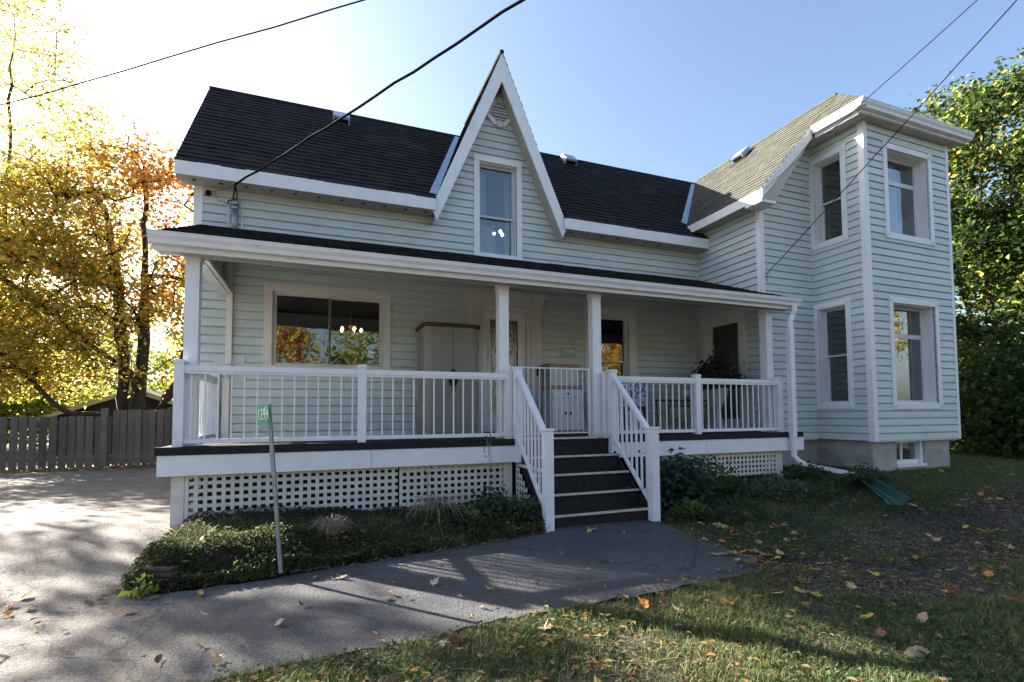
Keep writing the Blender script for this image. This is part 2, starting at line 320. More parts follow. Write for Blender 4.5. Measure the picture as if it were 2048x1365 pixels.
r_ = mgeo.delaunay_2d_cdt(allp, edges, [], 1, 1e-5)
mb = MB(); mb.v = [(p.x, p.y, float(gz(p.x, p.y))+.012+.006*float(noise2(p.x, p.y, 1.4, 5))) for p in r_[0]]; mb.f = [tuple(f) for f in r_[2]]
tag(mb.build('driveway', 'asphalt', smooth=True), kind='structure')
# ------------------------------------------------------------------ house
HS = thing('house', 'pale green vinyl sided two-storey house with steep front gable and square bay', 'house')
W, XL, Xl, FY, XB, BY, XR = 9.1, -1.87, 8.10, 7.35, 9.54, 6.25, 12.06
Z0, EX = .875, .1405
unit_board = MB()
PROF = [(0, .002), (-.026, .002), (-.028, -.003), (-.036, -.002), (-.037, .008), (-.026, .116), (-.010, .121), (-.003, .126), (-.002, EX+.002), (0, EX+.002)]
NP = len(PROF)
for x in (0, 1): unit_board.v += [(x, y, z) for y, z in PROF]
unit_board.f = [(i, i+1, NP+1+i, NP+i) for i in range(NP-1)]+[tuple(range(NP-1, -1, -1)), tuple(range(NP, 2*NP))]
UB = unit_board.mesh('siding_board', 'siding')
def siding(wallname, M, outline, courses, holes, name='siding_board'):
    """outline(v)->(u0,u1); one board object per course and gap between openings"""
    sheath = MB(); wob = link(wallname, bpy.data.meshes.new(wallname), HS, M)
    for c in courses:
        v0 = Z0+EX*c; v1 = v0+EX; a0, b0 = outline(v0); a1, b1 = outline(v1)
        if b1 <= a1+.02:
            if b0-a0 < .12: continue
            a1 = b1 = (a0+b0)/2
        cuts = sorted((h[0], h[1]) for h in holes if min(v1, h[3])-max(v0, h[2]) > .03)
        segs = []; cur = None
        lo = [(a0, a1)]; hi = []
        for h in cuts: hi.append((h[0], h[0])); lo.append((h[1], h[1]))
        hi.append((b0, b1))
        for (p0, p1), (q0, q1) in zip(lo, hi):
            if q0-p0 < .02: continue
            if abs(p0-p1) < 1e-6 and abs(q0-q1) < 1e-6:
                o = link(name, UB, wob); o.location = (p0, -.002, v0); o.scale = (q0-p0, 1, 1)
            else:
                m = MB(); ys = PROF
                for e0, e1 in ((p0, p1), (q0, q1)):
                    for y, z in ys: t = min(1, z/EX); m.v.append((e0+(e1-e0)*t, y-.002, v0+z))
                m.f = unit_board.f; m.build(name, 'siding', wob)
        # sheathing with exact openings
        br = sorted({v0, v1, *[h[k] for h in holes for k in (2, 3) if v0 < h[k] < v1]})
        for s0, s1 in zip(br, br[1:]):
            f = lambda s: (a0+(a1-a0)*(s-v0)/EX, b0+(b1-b0)*(s-v0)/EX)
            (l0, r0), (l1, r1) = f(s0), f(s1); cu = sorted((h[0], h[1]) for h in holes if h[2] < (s0+s1)/2 < h[3])
            lo = [(l0, l1)]+[(h[1], h[1]) for h in cu]; hi = [(h[0], h[0]) for h in cu]+[(r0, r1)]
            for (p0, p1), (q0, q1) in zip(lo, hi): sheath.poly([(p0, 0, s0), (q0, 0, s0), (q1, 0, s1), (p1, 0, s1)])
    wob.data.from_pydata(sheath.v, [], sheath.f); wob.data.materials.append(MT['siding']); wob.data.update(); return wob
MF = frame((0, W, 0), 0)                       # main front wall: u = X
GX, GA, GS = 3.187, 8.36, 2.41                 # gable centre, apex height, slope
hole_big, hole_door, hole_right, hole_gab = (-.75, 1.04, 2.23, 3.48), (2.86, 3.84, 1.0, 3.44), (5.29, 6.17, 1.54, 3.47), (2.83, 3.60, 4.50, 6.32)
siding('wall', MF, lambda v: (XL+.09, Xl-.05), range(0, 30), [hole_big, (2.62, 4.10, 1.0, 3.6), hole_right, hole_gab])
gout = lambda v: (GX-(GA-.12-v)/GS, GX+(GA-.12-v)/GS)
siding('gable_wall', MF, gout, range(30, 53), [hole_gab])
MWL = frame((Xl, W, 0), -math.pi/2)            # wing side wall: u = 9.1 - Y
siding('wing_side_wall', MWL, lambda v: (.02, W-FY-.06), range(0, 34), [(.22, 1.27, 1.0, 3.44)])
MWF = frame((0, FY, 0), 0)
siding('wing_front_wall', MWF, lambda v: (max(Xl+.07, 7.75+(v-5.52)/1.0724), XB-.03), range(0, 44), [])
MBL = frame((XB, FY, 0), -math.pi/2); MBF = frame((0, BY, 0), 0)
hbl = [(.12, .69, 4.85, 6.53), (.12, .69, 1.58, 3.50)]; hbf = [(10.16, 11.41, 4.84, 6.50), (10.16, 11.43, 1.57, 3.49)]
siding('bay_side_wall', MBL, lambda v: (.03, FY-BY-.06), range(0, 43), hbl)
siding('bay_front_wall', MBF, lambda v: (XB+.07, XR-.05), range(0, 43), hbf)
# rear and hidden walls close the shell
mb = MB().poly([(XL, W, .87), (XL, 13, .87), (XL, 13, 5.3), (XL, 11.06, 7.7), (XL, W, 5.3)]).poly([(XL, 13, .87), (XR, 13, .87), (XR, 13, 5.3), (XL, 13, 5.3)]).poly([(XR, 13, .87), (XR, BY, .87), (XR, BY, 6.9), (XR, 13, 6.9)])
mb.build('rear_wall', 'siding', HS)
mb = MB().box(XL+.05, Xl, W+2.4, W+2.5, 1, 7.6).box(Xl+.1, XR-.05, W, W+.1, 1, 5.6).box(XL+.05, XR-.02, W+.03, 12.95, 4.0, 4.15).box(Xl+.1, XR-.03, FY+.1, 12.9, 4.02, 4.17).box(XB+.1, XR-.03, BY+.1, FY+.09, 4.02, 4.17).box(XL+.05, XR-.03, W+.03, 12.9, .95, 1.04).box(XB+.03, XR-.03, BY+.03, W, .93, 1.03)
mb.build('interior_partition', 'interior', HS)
# corner boards
T = lambda *a, m='white', n='corner_trim': bx(n, m, HS, *a)
T(XL-.035, XL+.09, W-.04, W+.06, Z0, 5.12)
T(Xl-.035, Xl+.075, FY-.04, FY+.06, .80, 5.55)
T(XB-.04, XB+.07, BY-.045, BY+.065, .86, 6.98)
T(XR-.05, XR+.03, BY-.04, BY+.06, .86, 6.98)
T(XB-.045, XB+.0, FY-.05, FY+.0, .87, 7.0, m='siding', n='inside_corner_trim')
T(Xl-.05, Xl+.0, W-.05, W-.003, 1.06, 5.1, m='siding', n='inside_corner_trim')
T(-1.40, -1.30, W-.045, W-.028, 4.43, 4.52, m='siding', n='base_trim')
# ---- windows
def window(M, o, kind, cw=.115, rec=.10, corner=True, curt=None, sill=True, top=None, trim='white', reveal='white', name='window', cb=None):
    u0, u1, v0, v1 = o; P = MB()
    y0, y1 = -.052, -.002
    P.box(u0-.0, u1+.0, y0, y1, v1, v1+cw).box(u0, u1, y0, y1, v0-cw, v0)
    P.box(u0-cw, u0, y0, y1, v0, v1).box(u1, u1+cw, y0, y1, v0, v1)
    for a in (u0-cw, u1):
        for b in (v0-cw, v1): P.box(a-.004, a+cw+.004, y0-.008, y1, b-.004, b+cw+.004)
    w_ = P.build(name, trim, HS, M)
    if corner:
        for a in (u0-cw/2, u1+cw/2):
            for b in (v0-cw/2, v1+cw/2):
                R = Matrix.Translation((a, y0-.008, b)) @ Matrix.Rotation(rad(90), 4, 'X')
                MB().lathe([(cw*.36, 0), (cw*.36, .007), (cw*.27, .011), (cw*.22, .003), (cw*.12, .004), (cw*.07, .012), (.004, .013)], n=14, M=R).build('rosette', trim, w_)
    J = MB(); t = .018
    J.box(u0, u0+t, y1, rec+.06, v0, v1).box(u1-t, u1, y1, rec+.06, v0, v1).box(u0+t, u1-t, y1, rec+.06, v1-t, v1).box(u0+t, u1-t, y1-.03, rec+.06, v0, v0+t)
    J.build('jamb', reveal, w_)
    u0 += t; u1 -= t; v0 += t; v1 -= t; s = .045
    panes = []
    def sash(a0, a1, b0, b1, y, m='sash', s=s):
        S = MB().box(a0, a0+s, y, y+.04, b0, b1).box(a1-s, a1, y, y+.04, b0, b1).box(a0+s, a1-s, y+.001, y+.039, b0, b0+s).box(a0+s, a1-s, y+.001, y+.039, b1-s, b1)
        q = S.build('sash', m, w_); q2 = MB().poly([(a0+s*.8, y+.02, b0+s*.8), (a1-s*.8, y+.02, b0+s*.8), (a1-s*.8, y+.02, b1-s*.8), (a0+s*.8, y+.02, b1-s*.8)]).build('pane', 'glass', w_)
    if kind == 'hung':
        vm = top if top else (v0+v1)/2
        sash(u0, u1, vm-.02, v1, rec, s=.035); sash(u0, u1, v0, vm+.02, rec+.042, s=.035)
    elif kind == 'slider':
        um = u0+(u1-u0)*.5
        sash(u0, um+.02, v0, v1, rec, s=.04); sash(um-.02, u1, v0, v1, rec+.042, s=.04)
        bx('meeting_stile', 'darkframe', w_, um-.016, um+.018, rec-.012, rec-.001, v0+.04, v1-.04)
    elif kind == 'transom':
        vm = v1-(v1-v0)*.30
        sash(u0, u1, vm, v1, rec, s=.04); sash(u0, u1, v0, vm-.0, rec+.002, s=.045)
    else: sash(u0, u1, v0, v1, rec)
    if curt:
        for (a, b, zt, zb, ruff) in curt:
            n = max(12, int((b-a)/.02)); C_ = MB()
            for k in range(n+1):
                x = a+(b-a)*k/n
                for j, z in enumerate((zb, (zt+zb)/2, zt)):
                    C_.v.append((x+.01*math.sin(j*2+k), rec+.17+ruff*math.sin(k*1.1+.5*math.sin(k*.7+j*.3)), z))
            for k in range(n):
                for j in range(2): C_.f.append((k*3+j, k*3+3+j, k*3+4+j, k*3+1+j))
            C_.build('curtain', 'curtain', w_, smooth=True)
    return w_
wb = window(MF, hole_big, 'slider', cw=.125, rec=.03, trim='cream', reveal='cream')
window(MF, hole_right, 'hung', cw=.20, rec=.06, top=2.51, trim='cream', reveal='white')
window(MF, hole_gab, 'hung', cw=.112, rec=.09, corner=False, top=5.29, curt=[(2.87, 3.06, 6.25, 4.55, .02), (3.05, 3.25, 5.2, 4.55, .02), (3.45, 3.57, 6.25, 4.55, .02)])
for i, h in enumerate(hbl): window(MBL, h, 'hung', cw=.105, rec=.12, curt=None)
window(MBF, hbf[0], 'transom', cw=.105, rec=.19, curt=[(10.8, 11.1, 6.5, 4.86, .02)])
window(MBF, hbf[1], 'transom', cw=.105, rec=.19, curt=[(10.18, 10.9, 3.5, 1.6, .025), (10.9, 11.4, 3.5, 1.6, .02)])
# ---- lamps behind the panes
ch = MB().tube([(0, 0, .0), (0, 0, .5)], .012, 6).lathe([(.02, 0), (.07, .04), (.03, .10), (.05, .16), (.015, .2)])
CH = thing('chandelier', 'small lit brass chandelier hanging behind the wide porch window', 'lamp', (.55, 10.3, 3.0)); ch.build('stem', 'brass', CH)
for k in range(5):
    a = k*1.2566; q = (math.cos(a)*.2, math.sin(a)*.2)
    MB().tube([(0, 0, .06), (q[0]*.6, q[1]*.6, 0.0), (q[0], q[1], .05)], .009, 5).build('arm', 'brass', CH)
    MB().lathe([(.012, 0), (.032, .03), (.026, .06), (.004, .085)], (q[0], q[1], .05), 10).build('bulb', 'bulb', CH, smooth=True)
C2 = thing('ceiling_lamp', 'three-globe ceiling lamp lit behind the gable window', 'lamp', (3.56, 10.0, 5.3)); MB().tube([(0, 0, .08), (0, 0, 2.2)], .01, 6).lathe([(.05, .05), (.05, .09)]).build('stem', 'brass', C2)
for k in range(3):
    a = k*2.094+.5; MB().lathe([(.008, -.04), (.03, -.02), (.037, .008), (.027, .03), (.008, .042)], (math.cos(a)*.11, math.sin(a)*.11, .0), 12).build('bulb', 'bulbw', C2, smooth=True)
# ---- front door unit
dr = MB(); hd = hole_door
for a, b in ((2.609, 2.835), (3.88, 4.106)):
    dr.box(a, b, -.07, -.003, 1.05, 3.50)
    for k in range(5): x = a+.028+k*.040; dr.box(x, x+.022, -.082, -.0705, 1.35, 3.46)
    dr.box(a-.015, b+.015, -.088, -.004, 1.05, 1.33)
dsur = dr.build('door_surround', 'cream', HS, MF)
h = MB().box(2.60, 4.115, -.09, -.004, 3.50, 3.53)
for s, xa, xb in ((1, 2.59, 2.84), (-1, 4.13, 3.88)):
    pr_ = [(xa, -.10, 3.53), (xb, -.10, 3.53), (xb, -.10, 3.80), (xa-s*.075, -.10, 3.80), (xa-s*.07, -.10, 3.73), (xa-s*.03, -.10, 3.66)]
    h.prism(pr_ if s > 0 else pr_[::-1], (0, .096, 0))
h.box(2.842, 3.878, -.075, -.005, 3.531, 3.76).box(2.842, 3.878, -.11, -.006, 3.761, 3.80)
h.build('header', 'cream', dsur)
J = MB().box(2.836, 2.90, -.04, .12, 1.05, 3.499).box(3.80, 3.879, -.04, .12, 1.05, 3.499).box(2.90, 3.80, -.038, .12, 3.41, 3.498); J.build('jamb', 'cream', dsur)
D = MB().box(2.90, 3.02, .03, .075, 1.07, 3.41).box(3.66, 3.80, .03, .075, 1.07, 3.41).box(3.02, 3.66, .031, .074, 3.25, 3.41).box(3.02, 3.66, .031, .074, 1.07, 1.45)
door = D.build('front_door', 'white', HS, MF); tag(door, 'front door with tall leaded glass panel')
MB().box(3.012, 3.05, .015, .0295, 1.42, 3.28).box(3.63, 3.668, .015, .0295, 1.42, 3.28).box(3.05, 3.63, .015, .029, 3.245, 3.28).box(3.05, 3.63, .015, .029, 1.42, 1.455).build('glass_moulding', 'white', door)
MB().poly([(3.02, .05, 1.44), (3.66, .05, 1.44), (3.66, .05, 3.26), (3.02, .05, 3.26)]).build('leaded_pane', 'leaded', door)
lead = MB()
for x in (3.10, 3.58): lead.tube([(x, .042, 1.46), (x, .042, 3.24)], .006, 5)
arc = [(3.34+.24*math.cos(a), .042, 2.95+.24*math.sin(a)) for a in np.linspace(0, math.pi, 13)]; lead.tube(arc, .006, 5)
for s in (-1, 1): lead.tube([(3.34+s*.24*math.cos(t*3.1), .042, 1.6+t*1.35) for t in np.linspace(0, 1, 14)], .006, 5)
for k in range(4): lead.lathe([(.005, -.004), (.05, 0), (.005, .004)], n=10, M=Matrix.Translation((3.34, .042, 1.8+k*.32)) @ Matrix.Rotation(rad(90), 4, 'X'))
lead.build('leading', 'brass', door)
MB().lathe([(.02, 0), (.02, .03), (.035, .05), (.03, .075), (.005, .085)], n=12, M=Matrix.Translation((3.73, .03, 2.05)) @ Matrix.Rotation(rad(90), 4, 'X')).build('handle', 'brass', door, smooth=True)
MB().box(3.985, 4.025, -.105, -.0885, 2.16, 2.30).build('doorbell', 'darkmetal', dsur)
# ---- wing side door
P = MB(); P.box(.10, .25, -.05, -.002, 1.05, 3.44).box(1.24, 1.385, -.05, -.002, 1.05, 3.44).box(.10, 1.385, -.052, -.002, 3.44, 3.58); sd = P.build('door_surround', 'cream', HS, MWL)
MB().box(.25, .29, -.01, .10, 1.05, 3.44).box(1.2, 1.24, -.01, .10, 1.05, 3.44).box(.29, 1.2, -.01, .10, 3.40, 3.44).build('jamb', 'cream', sd)
S = MB().box(.29, .38, .02, .06, 1.06, 3.40).box(1.11, 1.2, .02, .06, 1.06, 3.40).box(.38, 1.11, .021, .059, 3.30, 3.40).box(.38, 1.11, .021, .059, 1.06, 1.28)
sdo = S.build('storm_door', 'cream', HS, MWL); tag(sdo, 'cream storm door with full dark glass in the porch corner')
MB().poly([(.38, .04, 1.28), (1.11, .04, 1.28), (1.11, .04, 3.30), (.38, .04, 3.30)]).build('pane', 'glass', sdo)
MB().box(1.13, 1.16, -.045, .019, 1.95, 2.20).build('handle', 'darkmetal', sdo)
# ---- roofs
def roof_plane(name, O, U, Vv, poly, mt, exposure=.155, tab=.31, thick=.014, seed=1, parent=None, under='soffit'):
    """poly in (u,v) plane coords, convex; deck sheet plus individually lapped shingle tabs"""
    O, U, Vv = Vector(O), Vector(U).normalized(), Vector(Vv).normalized(); N = U.cross(Vv).normalized()
    if N.z < 0: N = -N
    dk = MB(); pt = [O+U*a+Vv*b for a, b in poly]; dk.prism([p-N*.035 for p in pt], N*.03)
    par = dk.build(name, under, parent or HS)
    vmin, vmax = min(p[1] for p in poly), max(p[1] for p in poly); r = random.Random(seed)
    def span(v):
        xs = []
        for (a, b), (c, d) in zip(poly, poly[1:]+poly[:1]):
            if (b <= v <= d or d <= v <= b) and b != d: xs.append(a+(c-a)*(v-b)/(d-b))
        return (min(xs), max(xs)) if len(xs) > 1 else None
    V_, F_ = [], []; row = 0; v = vmin
    while v < vmax-.01:
        v2 = min(v+exposure+.012, vmax); s0 = span(v+1e-4); s1 = span(v2-1e-4)
        if s0 and s1:
            x = s0[0]-r.random()*tab
            while x < s0[1]:
                x2 = x+tab*r.uniform(.8, 1.2)
                a, b = max(x, s0[0]), min(x2-.004, s0[1]); a1, b1 = min(max(a, s1[0]), s1[1]), max(min(b, s1[1]), s1[0])
                if b-a > .01:
                    h0 = .004+thick*r.uniform(.8, 1.5); dv = r.uniform(-.006, .006)
                    k = len(V_); h1 = .003
                    for (uu, vv, hh) in ((a, v+dv, -.004), (b, v+dv, -.004), (a, v+dv, h0), (b, v+dv, h0), (a1, v2, h1), (b1, v2, h1)): p = O+U*uu+Vv*vv+N*hh; V_.append(p[:])
                    F_ += [(k, k+1, k+3, k+2), (k+2, k+3, k+5, k+4), (k, k+2, k+4), (k+1, k+5, k+3)]
                x = x2
        v += exposure
    me = bpy.data.meshes.new('shingles'); me.from_pydata(V_, [], F_); me.materials.append(MT[mt]); me.update()
    o = link('shingles', me, par); o['kind'] = 'stuff'; return par
k1 = (7.88-5.29)/(11.06-8.70); sl1 = math.hypot(11.06-8.70, 7.88-5.29)
EO = (0, 8.70, 5.29); EV = (0, 11.06-8.70, 7.88-5.29)
roof_plane('main_roof', EO, (1, 0, 0), EV, [(-2.09, -.03), (1.90, -.03), (3.02, sl1), (-2.09, sl1)], 'shingle', seed=1)
roof_plane('main_roof', EO, (1, 0, 0), EV, [(4.47, -.03), (8.08, -.03), (9.9, sl1), (3.36, sl1)], 'shingle', seed=2)
MB().poly([(-2.09, 11.06, 7.88), (10, 11.06, 7.88), (10, 13.4, 5.29), (-2.09, 13.4, 5.29)]).build('rear_roof', 'shingle', HS)
MB().tube([(-2.1, 11.06, 7.88), (9.8, 11.06, 7.87)], .035, 6).build('ridge_cap', 'shingle', HS)
# gable roof
for s in (-1, 1):
    dl = math.hypot(1.36, 1.36*GS)
    roof_plane('gable_roof', (GX+s*1.36, 8.73, GA-1.36*GS), (0, 1, 0), (-s*1.36, 0, 1.36*GS), [(0, 0), (2.6, 0), (2.6, dl), (0, dl)], 'shingle', seed=5+s)
MB().tube([(GX, 8.715, GA-.005), (GX, 11.3, GA-.005)], .045, 8).build('ridge_cap', 'shingle', HS)
# gable rake boards: sloped white fascia plus soffit behind
for s in (-1, 1):
    c, sn = 1/math.hypot(1, GS), GS/math.hypot(1, GS); wd = .215
    ap = Vector((GX, 8.72, GA-.03)); ft = Vector((GX+s*1.335, 8.72, GA-.03-1.335*GS)); inw = Vector((-s*sn, 0, -c))*wd
    apin = Vector((GX, 8.72, GA-.03-wd/c)); ftin = Vector((GX+s*(1.335-wd*.36), 8.72, ft.z-.215)); ft = Vector((ft.x+s*.03, 8.72, ft.z+.0))
    MB().prism([ap, apin, ftin, ft], (0, .03, 0)).build('rake_fascia', 'white', HS)
    # soffit between fascia and wall, with seams
    sb = MB(); n_ = 9
    for k in range(n_):
        p = apin+(ftin-apin)*(k/n_); q = apin+(ftin-apin)*((k+.985)/n_); d = Vector((0, .345, 0)); o_ = Vector((s*.03, 0, .012))
        sb.prism([p+Vector((0, .031, 0))+o_, q+Vector((0, .031, 0))+o_, q+Vector((0, .031, 0))+o_*1.8, p+Vector((0, .031, 0))+o_*1.8], d)
    sb.build('rake_soffit', 'soffit', HS)
# main eave fascia and soffit
def eave(x0, x1, seg=None):
    bx('fascia', 'white', HS, x0, x1, 8.675, 8.70, 5.06, 5.275)
    f = bx('soffit', 'soffit', HS, x0+.01, x1-.01, 8.701, 9.095, 5.065, 5.085)
    for k in range(int((x1-x0)/.36)):
        x = x0+.2+k*.36; MB().box(x, x+.05, 8.82, 8.87, 5.058, 5.0645).build('soffit_vent', 'darkmetal', f)
eave(-2.08, 1.90); eave(4.47, 8.06)
MB().prism([(-2.08, 8.69, 5.06), (-2.08, 8.69, 5.25), (-2.08, 11.06, 7.85), (-2.08, 11.06, 7.62)], (.025, 0, 0)).build('rake_fascia', 'white', HS)
MB().prism([(-2.05, 8.70, 5.07), (-2.05, 9.1, 5.07), (-1.87, 9.1, 5.07), (-1.87, 8.70, 5.07)], (0, 0, .02)).build('eave_return', 'white', HS)
# valley flashing
def flash(p, q, wdt, n):
    p, q, n = Vector(p), Vector(q), Vector(n).normalized(); t = (q-p).normalized(); s = t.cross(n)*wdt
    MB().prism([p+n*.02, q+n*.02, q+s*.75+n*.02, p+s+n*.02], n*.006).build('valley_flashing', 'flash', HS)
nm = Vector((0, -k1, 1))
vx = lambda z, s: GX+s*(GA-z)/GS
mz = lambda z: 8.70+(z-5.29)/k1
flash((vx(5.36, -1)-.0, mz(5.36), 5.36), (vx(7.80, -1), mz(7.80), 7.80), -.15, nm)
wv = lambda z: (7.75+(z-5.66)/1.0724, mz(z), z)
flash(wv(5.70), wv(7.75), -.14, nm)
# roof vents
def vent(M):
    v = MB().prism([(-.16, -.17, 0), (-.16, .17, 0), (-.16, .17, .12), (-.16, -.15, .14)], (.32, 0, 0)).build('roof_vent', 'flash', HS, M)
    MB().box(-.13, .13, -.176, -.1715, .015, .10).build('vent_mouth', 'darkmetal', v); MB().box(-.23, .23, -.26, .22, .0, .006).build('vent_flange', 'shingle', v)
sa = math.atan(k1)
for x, y in ((.35, 10.70), (5.70, 10.84)): vent(Matrix.Translation((x, y, 5.29+(y-8.7)*k1+.02)) @ Matrix.Rotation(sa, 4, 'X'))
vent(Matrix.Translation((9.60, 9.15, 5.66+1.85*1.0724+.03)) @ Matrix.Rotation(-math.pi/2, 4, 'Z') @ Matrix.Rotation(math.atan(1.0724), 4, 'X'))
# wing roof
wl = math.hypot(2.15, 2.15*1.0724)
roof_plane('wing_roof', (7.75, 13.4, 5.66), (0, -1, 0), (2.15, 0, 2.15*1.0724), [(0, -.03), (6.46, -.03), (6.46, wl), (0, wl)], 'shingle_grey', seed=9)
MB().poly([(9.9, 6.94, 7.966), (9.9, 13.4, 7.966), (12.4, 13.4, 5.3), (12.4, 6.94, 5.3)]).build('wing_rear_slope', 'shingle_grey', HS)
MB().tube([(9.9, 6.96, 7.97), (9.9, 13.4, 7.97)], .04, 6).build('ridge_cap', 'shingle_grey', HS)
bx('fascia', 'white', HS, 7.735, 7.76, 6.955, 9.4, 5.45, 5.645)
bx('soffit', 'soffit', HS, 7.761, 8.095, 7.0, 9.06, 5.46, 5.48)
# wing front rake with little return
e0 = Vector((7.73, 6.93, 5.64)); e1 = Vector((9.12, 6.93, 5.64+1.39*1.0724)); dn = Vector((0, 0, -.25))
MB().prism([e0, e0+dn*.76, e1+dn, e1], (0, .028, 0)).build('rake_fascia', 'white', HS)
MB().prism([e0+Vector((.03, .03, -.19)), e0+Vector((.36, .03, -.19)), e1+Vector((.0, .03, -.24)), e1+Vector((0, .03, -.21)), e0+Vector((.03, .03, -.16))], (0, .385, 0)).build('rake_soffit', 'soffit', HS)
MB().box(7.735, 8.12, 6.96, 7.34, 5.40, 5.452).build('eave_return', 'white', HS)
# bay roof, gutters, soffit
ap = Vector((9.9, 6.965, 7.962)); g0 = (9.20, 5.95); g1 = (12.30, 5.95); zg = 7.06
def tri_roof(name, a, b, top, seed, top2=None):
    a, b = Vector(a), Vector(b); U = (b-a); L_ = U.length; U.normalize(); t = Vector(top)-a; tu = t.dot(U); Vv = t-U*tu; h = Vv.length
    pl = [(0, 0), (L_, 0), (tu, h)]
    if top2 is not None: t2 = Vector(top2)-a; pl.insert(2, (t2.dot(U), h))
    roof_plane(name, a, U, Vv, pl, 'shingle_grey', seed=seed)
tri_roof('bay_roof', (9.06, 6.95, zg), (9.06, 5.90, zg), ap, 21)
tri_roof('bay_roof', (9.06, 5.90, zg), (12.36, 5.90, zg), ap, 22, top2=(11.2, 6.97, 7.955))
MB().poly([(12.36, 5.9, zg), (12.36, 7.4, zg), (11.2, 6.97, 7.95)]).poly([(9.9, 6.96, 7.94), (11.2, 6.97, 7.94), (12.36, 7.4, 7.05), (12.36, 13.4, 5.3), (9.9, 13.4, 7.94)]).build('bay_roof_side', 'shingle_grey', HS)
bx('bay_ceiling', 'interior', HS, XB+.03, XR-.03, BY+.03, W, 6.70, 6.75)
def gutter(name, p, q, outw, parent, m='white', s=1.0):
    """K-style trough from p to q, outward direction outw, p.z = top"""
    p, q, o = Vector(p), Vector(q), Vector(outw); z = Vector((0, 0, 1))
    pr_ = [(0, 0), (0, -.115), (.075, -.115), (.085, -.075), (.115, -.035), (.118, -.006), (.126, -.004), (.126, .006), (.108, .006), (.105, -.03), (.075, -.07), (.068, -.105), (.008, -.105), (.008, 0)]
    pr_ = [(a*s, b*s) for a, b in pr_]
    return MB().prism([p+o*a+z*b for a, b in pr_], q-p).build(name, m, parent)
gutter('gutter', (9.10, 6.96, 7.07), (9.10, 5.83, 7.07), (-1, 0, 0), HS, s=.9) if 0 else None
gutter('gutter', (9.17, 6.90, 7.07), (9.17, 5.885, 7.07), (-1, 0, 0), HS, s=1.1)
gutter('gutter', (9.04, 6.01, 7.068), (12.38, 6.01, 7.068), (0, -1, 0), HS, s=1.1)
bx('fascia', 'white', HS, 9.175, 9.20, 6.06, 6.925, 6.88, 7.055); bx('fascia', 'white', HS, 9.175, 12.33, 6.012, 6.05, 6.90, 7.075)
bx('soffit', 'soffit', HS, 9.20, 12.32, 6.051, 6.25, 6.905, 6.93); bx('soffit', 'soffit', HS, 9.201, 9.54, 6.251, 7.34, 6.906, 6.931)
# foundation
fd = MB()
fd.box(XB+.09, 10.30, BY+.09, BY+.35, -.2, .874).box(11.14, XR-.13, BY+.09, BY+.35, -.2, .874).box(10.30, 11.14, BY+.09, BY+.35, -.2, .38).box(XB+.09, XB+.35, BY+.35, FY+.09, -.2, .874).box(Xl+.05, XB+.09, FY+.09, FY+.35, -.2, .874).box(Xl+.05, Xl+.35, FY+.35, W, -.2, .873).box(XL+.05, Xl+.05, W+.05, W+.3, -.2, .873).box(XR-.39, XR-.13, BY+.35, 13, -.2, .873).box(XL+.05, XL+.3, W+.3, 13, -.2, .873)
fo = fd.build('foundation', 'concrete', HS)
bw = MB().box(10.30, 10.36, BY+.16, BY+.24, .38, .874).box(11.06, 11.14, BY+.12, BY+.3, .36, .874).box(10.36, 11.06, BY+.161, BY+.239, .80, .874).box(10.36, 11.06, BY+.161, BY+.239, .40, .475).box(10.28, 11.15, BY+.06, BY+.159, .345, .40).build('basement_window', 'white', HS)
bx('mullion', 'white', bw, 10.60, 10.635, BY+.19, BY+.235, .475, .80); MB().poly([(10.36, BY+.22, .47), (11.06, BY+.22, .47), (11.06, BY+.22, .81), (10.36, BY+.22, .81)]).build('pane', 'glass', bw)
bx('starter_strip', 'white', HS, XB-.02, XR+.0, BY-.022, BY+.08, .85, .874); bx('starter_strip', 'siding', HS, Xl, XB-.03, FY-.022, FY+.08, .85, .874)
# gable vent ornament
gv = MB(); R = Matrix.Translation((3.24, W-.03, 7.345)) @ Matrix.Rotation(rad(90), 4, 'X')
oc = lambda r, y: [(3.24+r*math.cos(rad(22.5+45*k)), y, 7.345+r*math.sin(rad(22.5+45*k))) for k in range(8)]
a_, b_ = oc(.285, W-.075), oc(.20, W-.075)
vo = None
for k in range(8):
    j = (k+1) % 8; m_ = MB().prism([a_[k], b_[k], b_[j], a_[j]], (0, .05, 0))
    if vo is None: vo = m_.build('gable_vent', 'white', HS)
    else: m_.build('vent_frame', 'white' if k % 2 == 0 else 'siding', vo)
for k in range(5):
    z = 7.215+k*.062; hw = math.sqrt(max(.01, .2**2-(z-7.345)**2)); MB().prism([(3.24-hw, W-.035, z), (3.24-hw, W-.07, z), (3.24-hw, W-.045, z+.04), (3.24-hw, W-.035, z+.04)], (2*hw, 0, 0)).build('louvre', 'white', vo)
for dx, dz in ((0, .24), (0, -.24), (.24, 0), (-.24, 0)): MB().box(3.24+dx-.055, 3.24+dx+.055, W-.09, W-.0755, 7.345+dz-.06, 7.345+dz+.06).build('keystone', 'siding', vo)
MB().prism(oc(.21, W-.034), (0, .006, 0)).build('vent_back', 'darkmetal', vo)
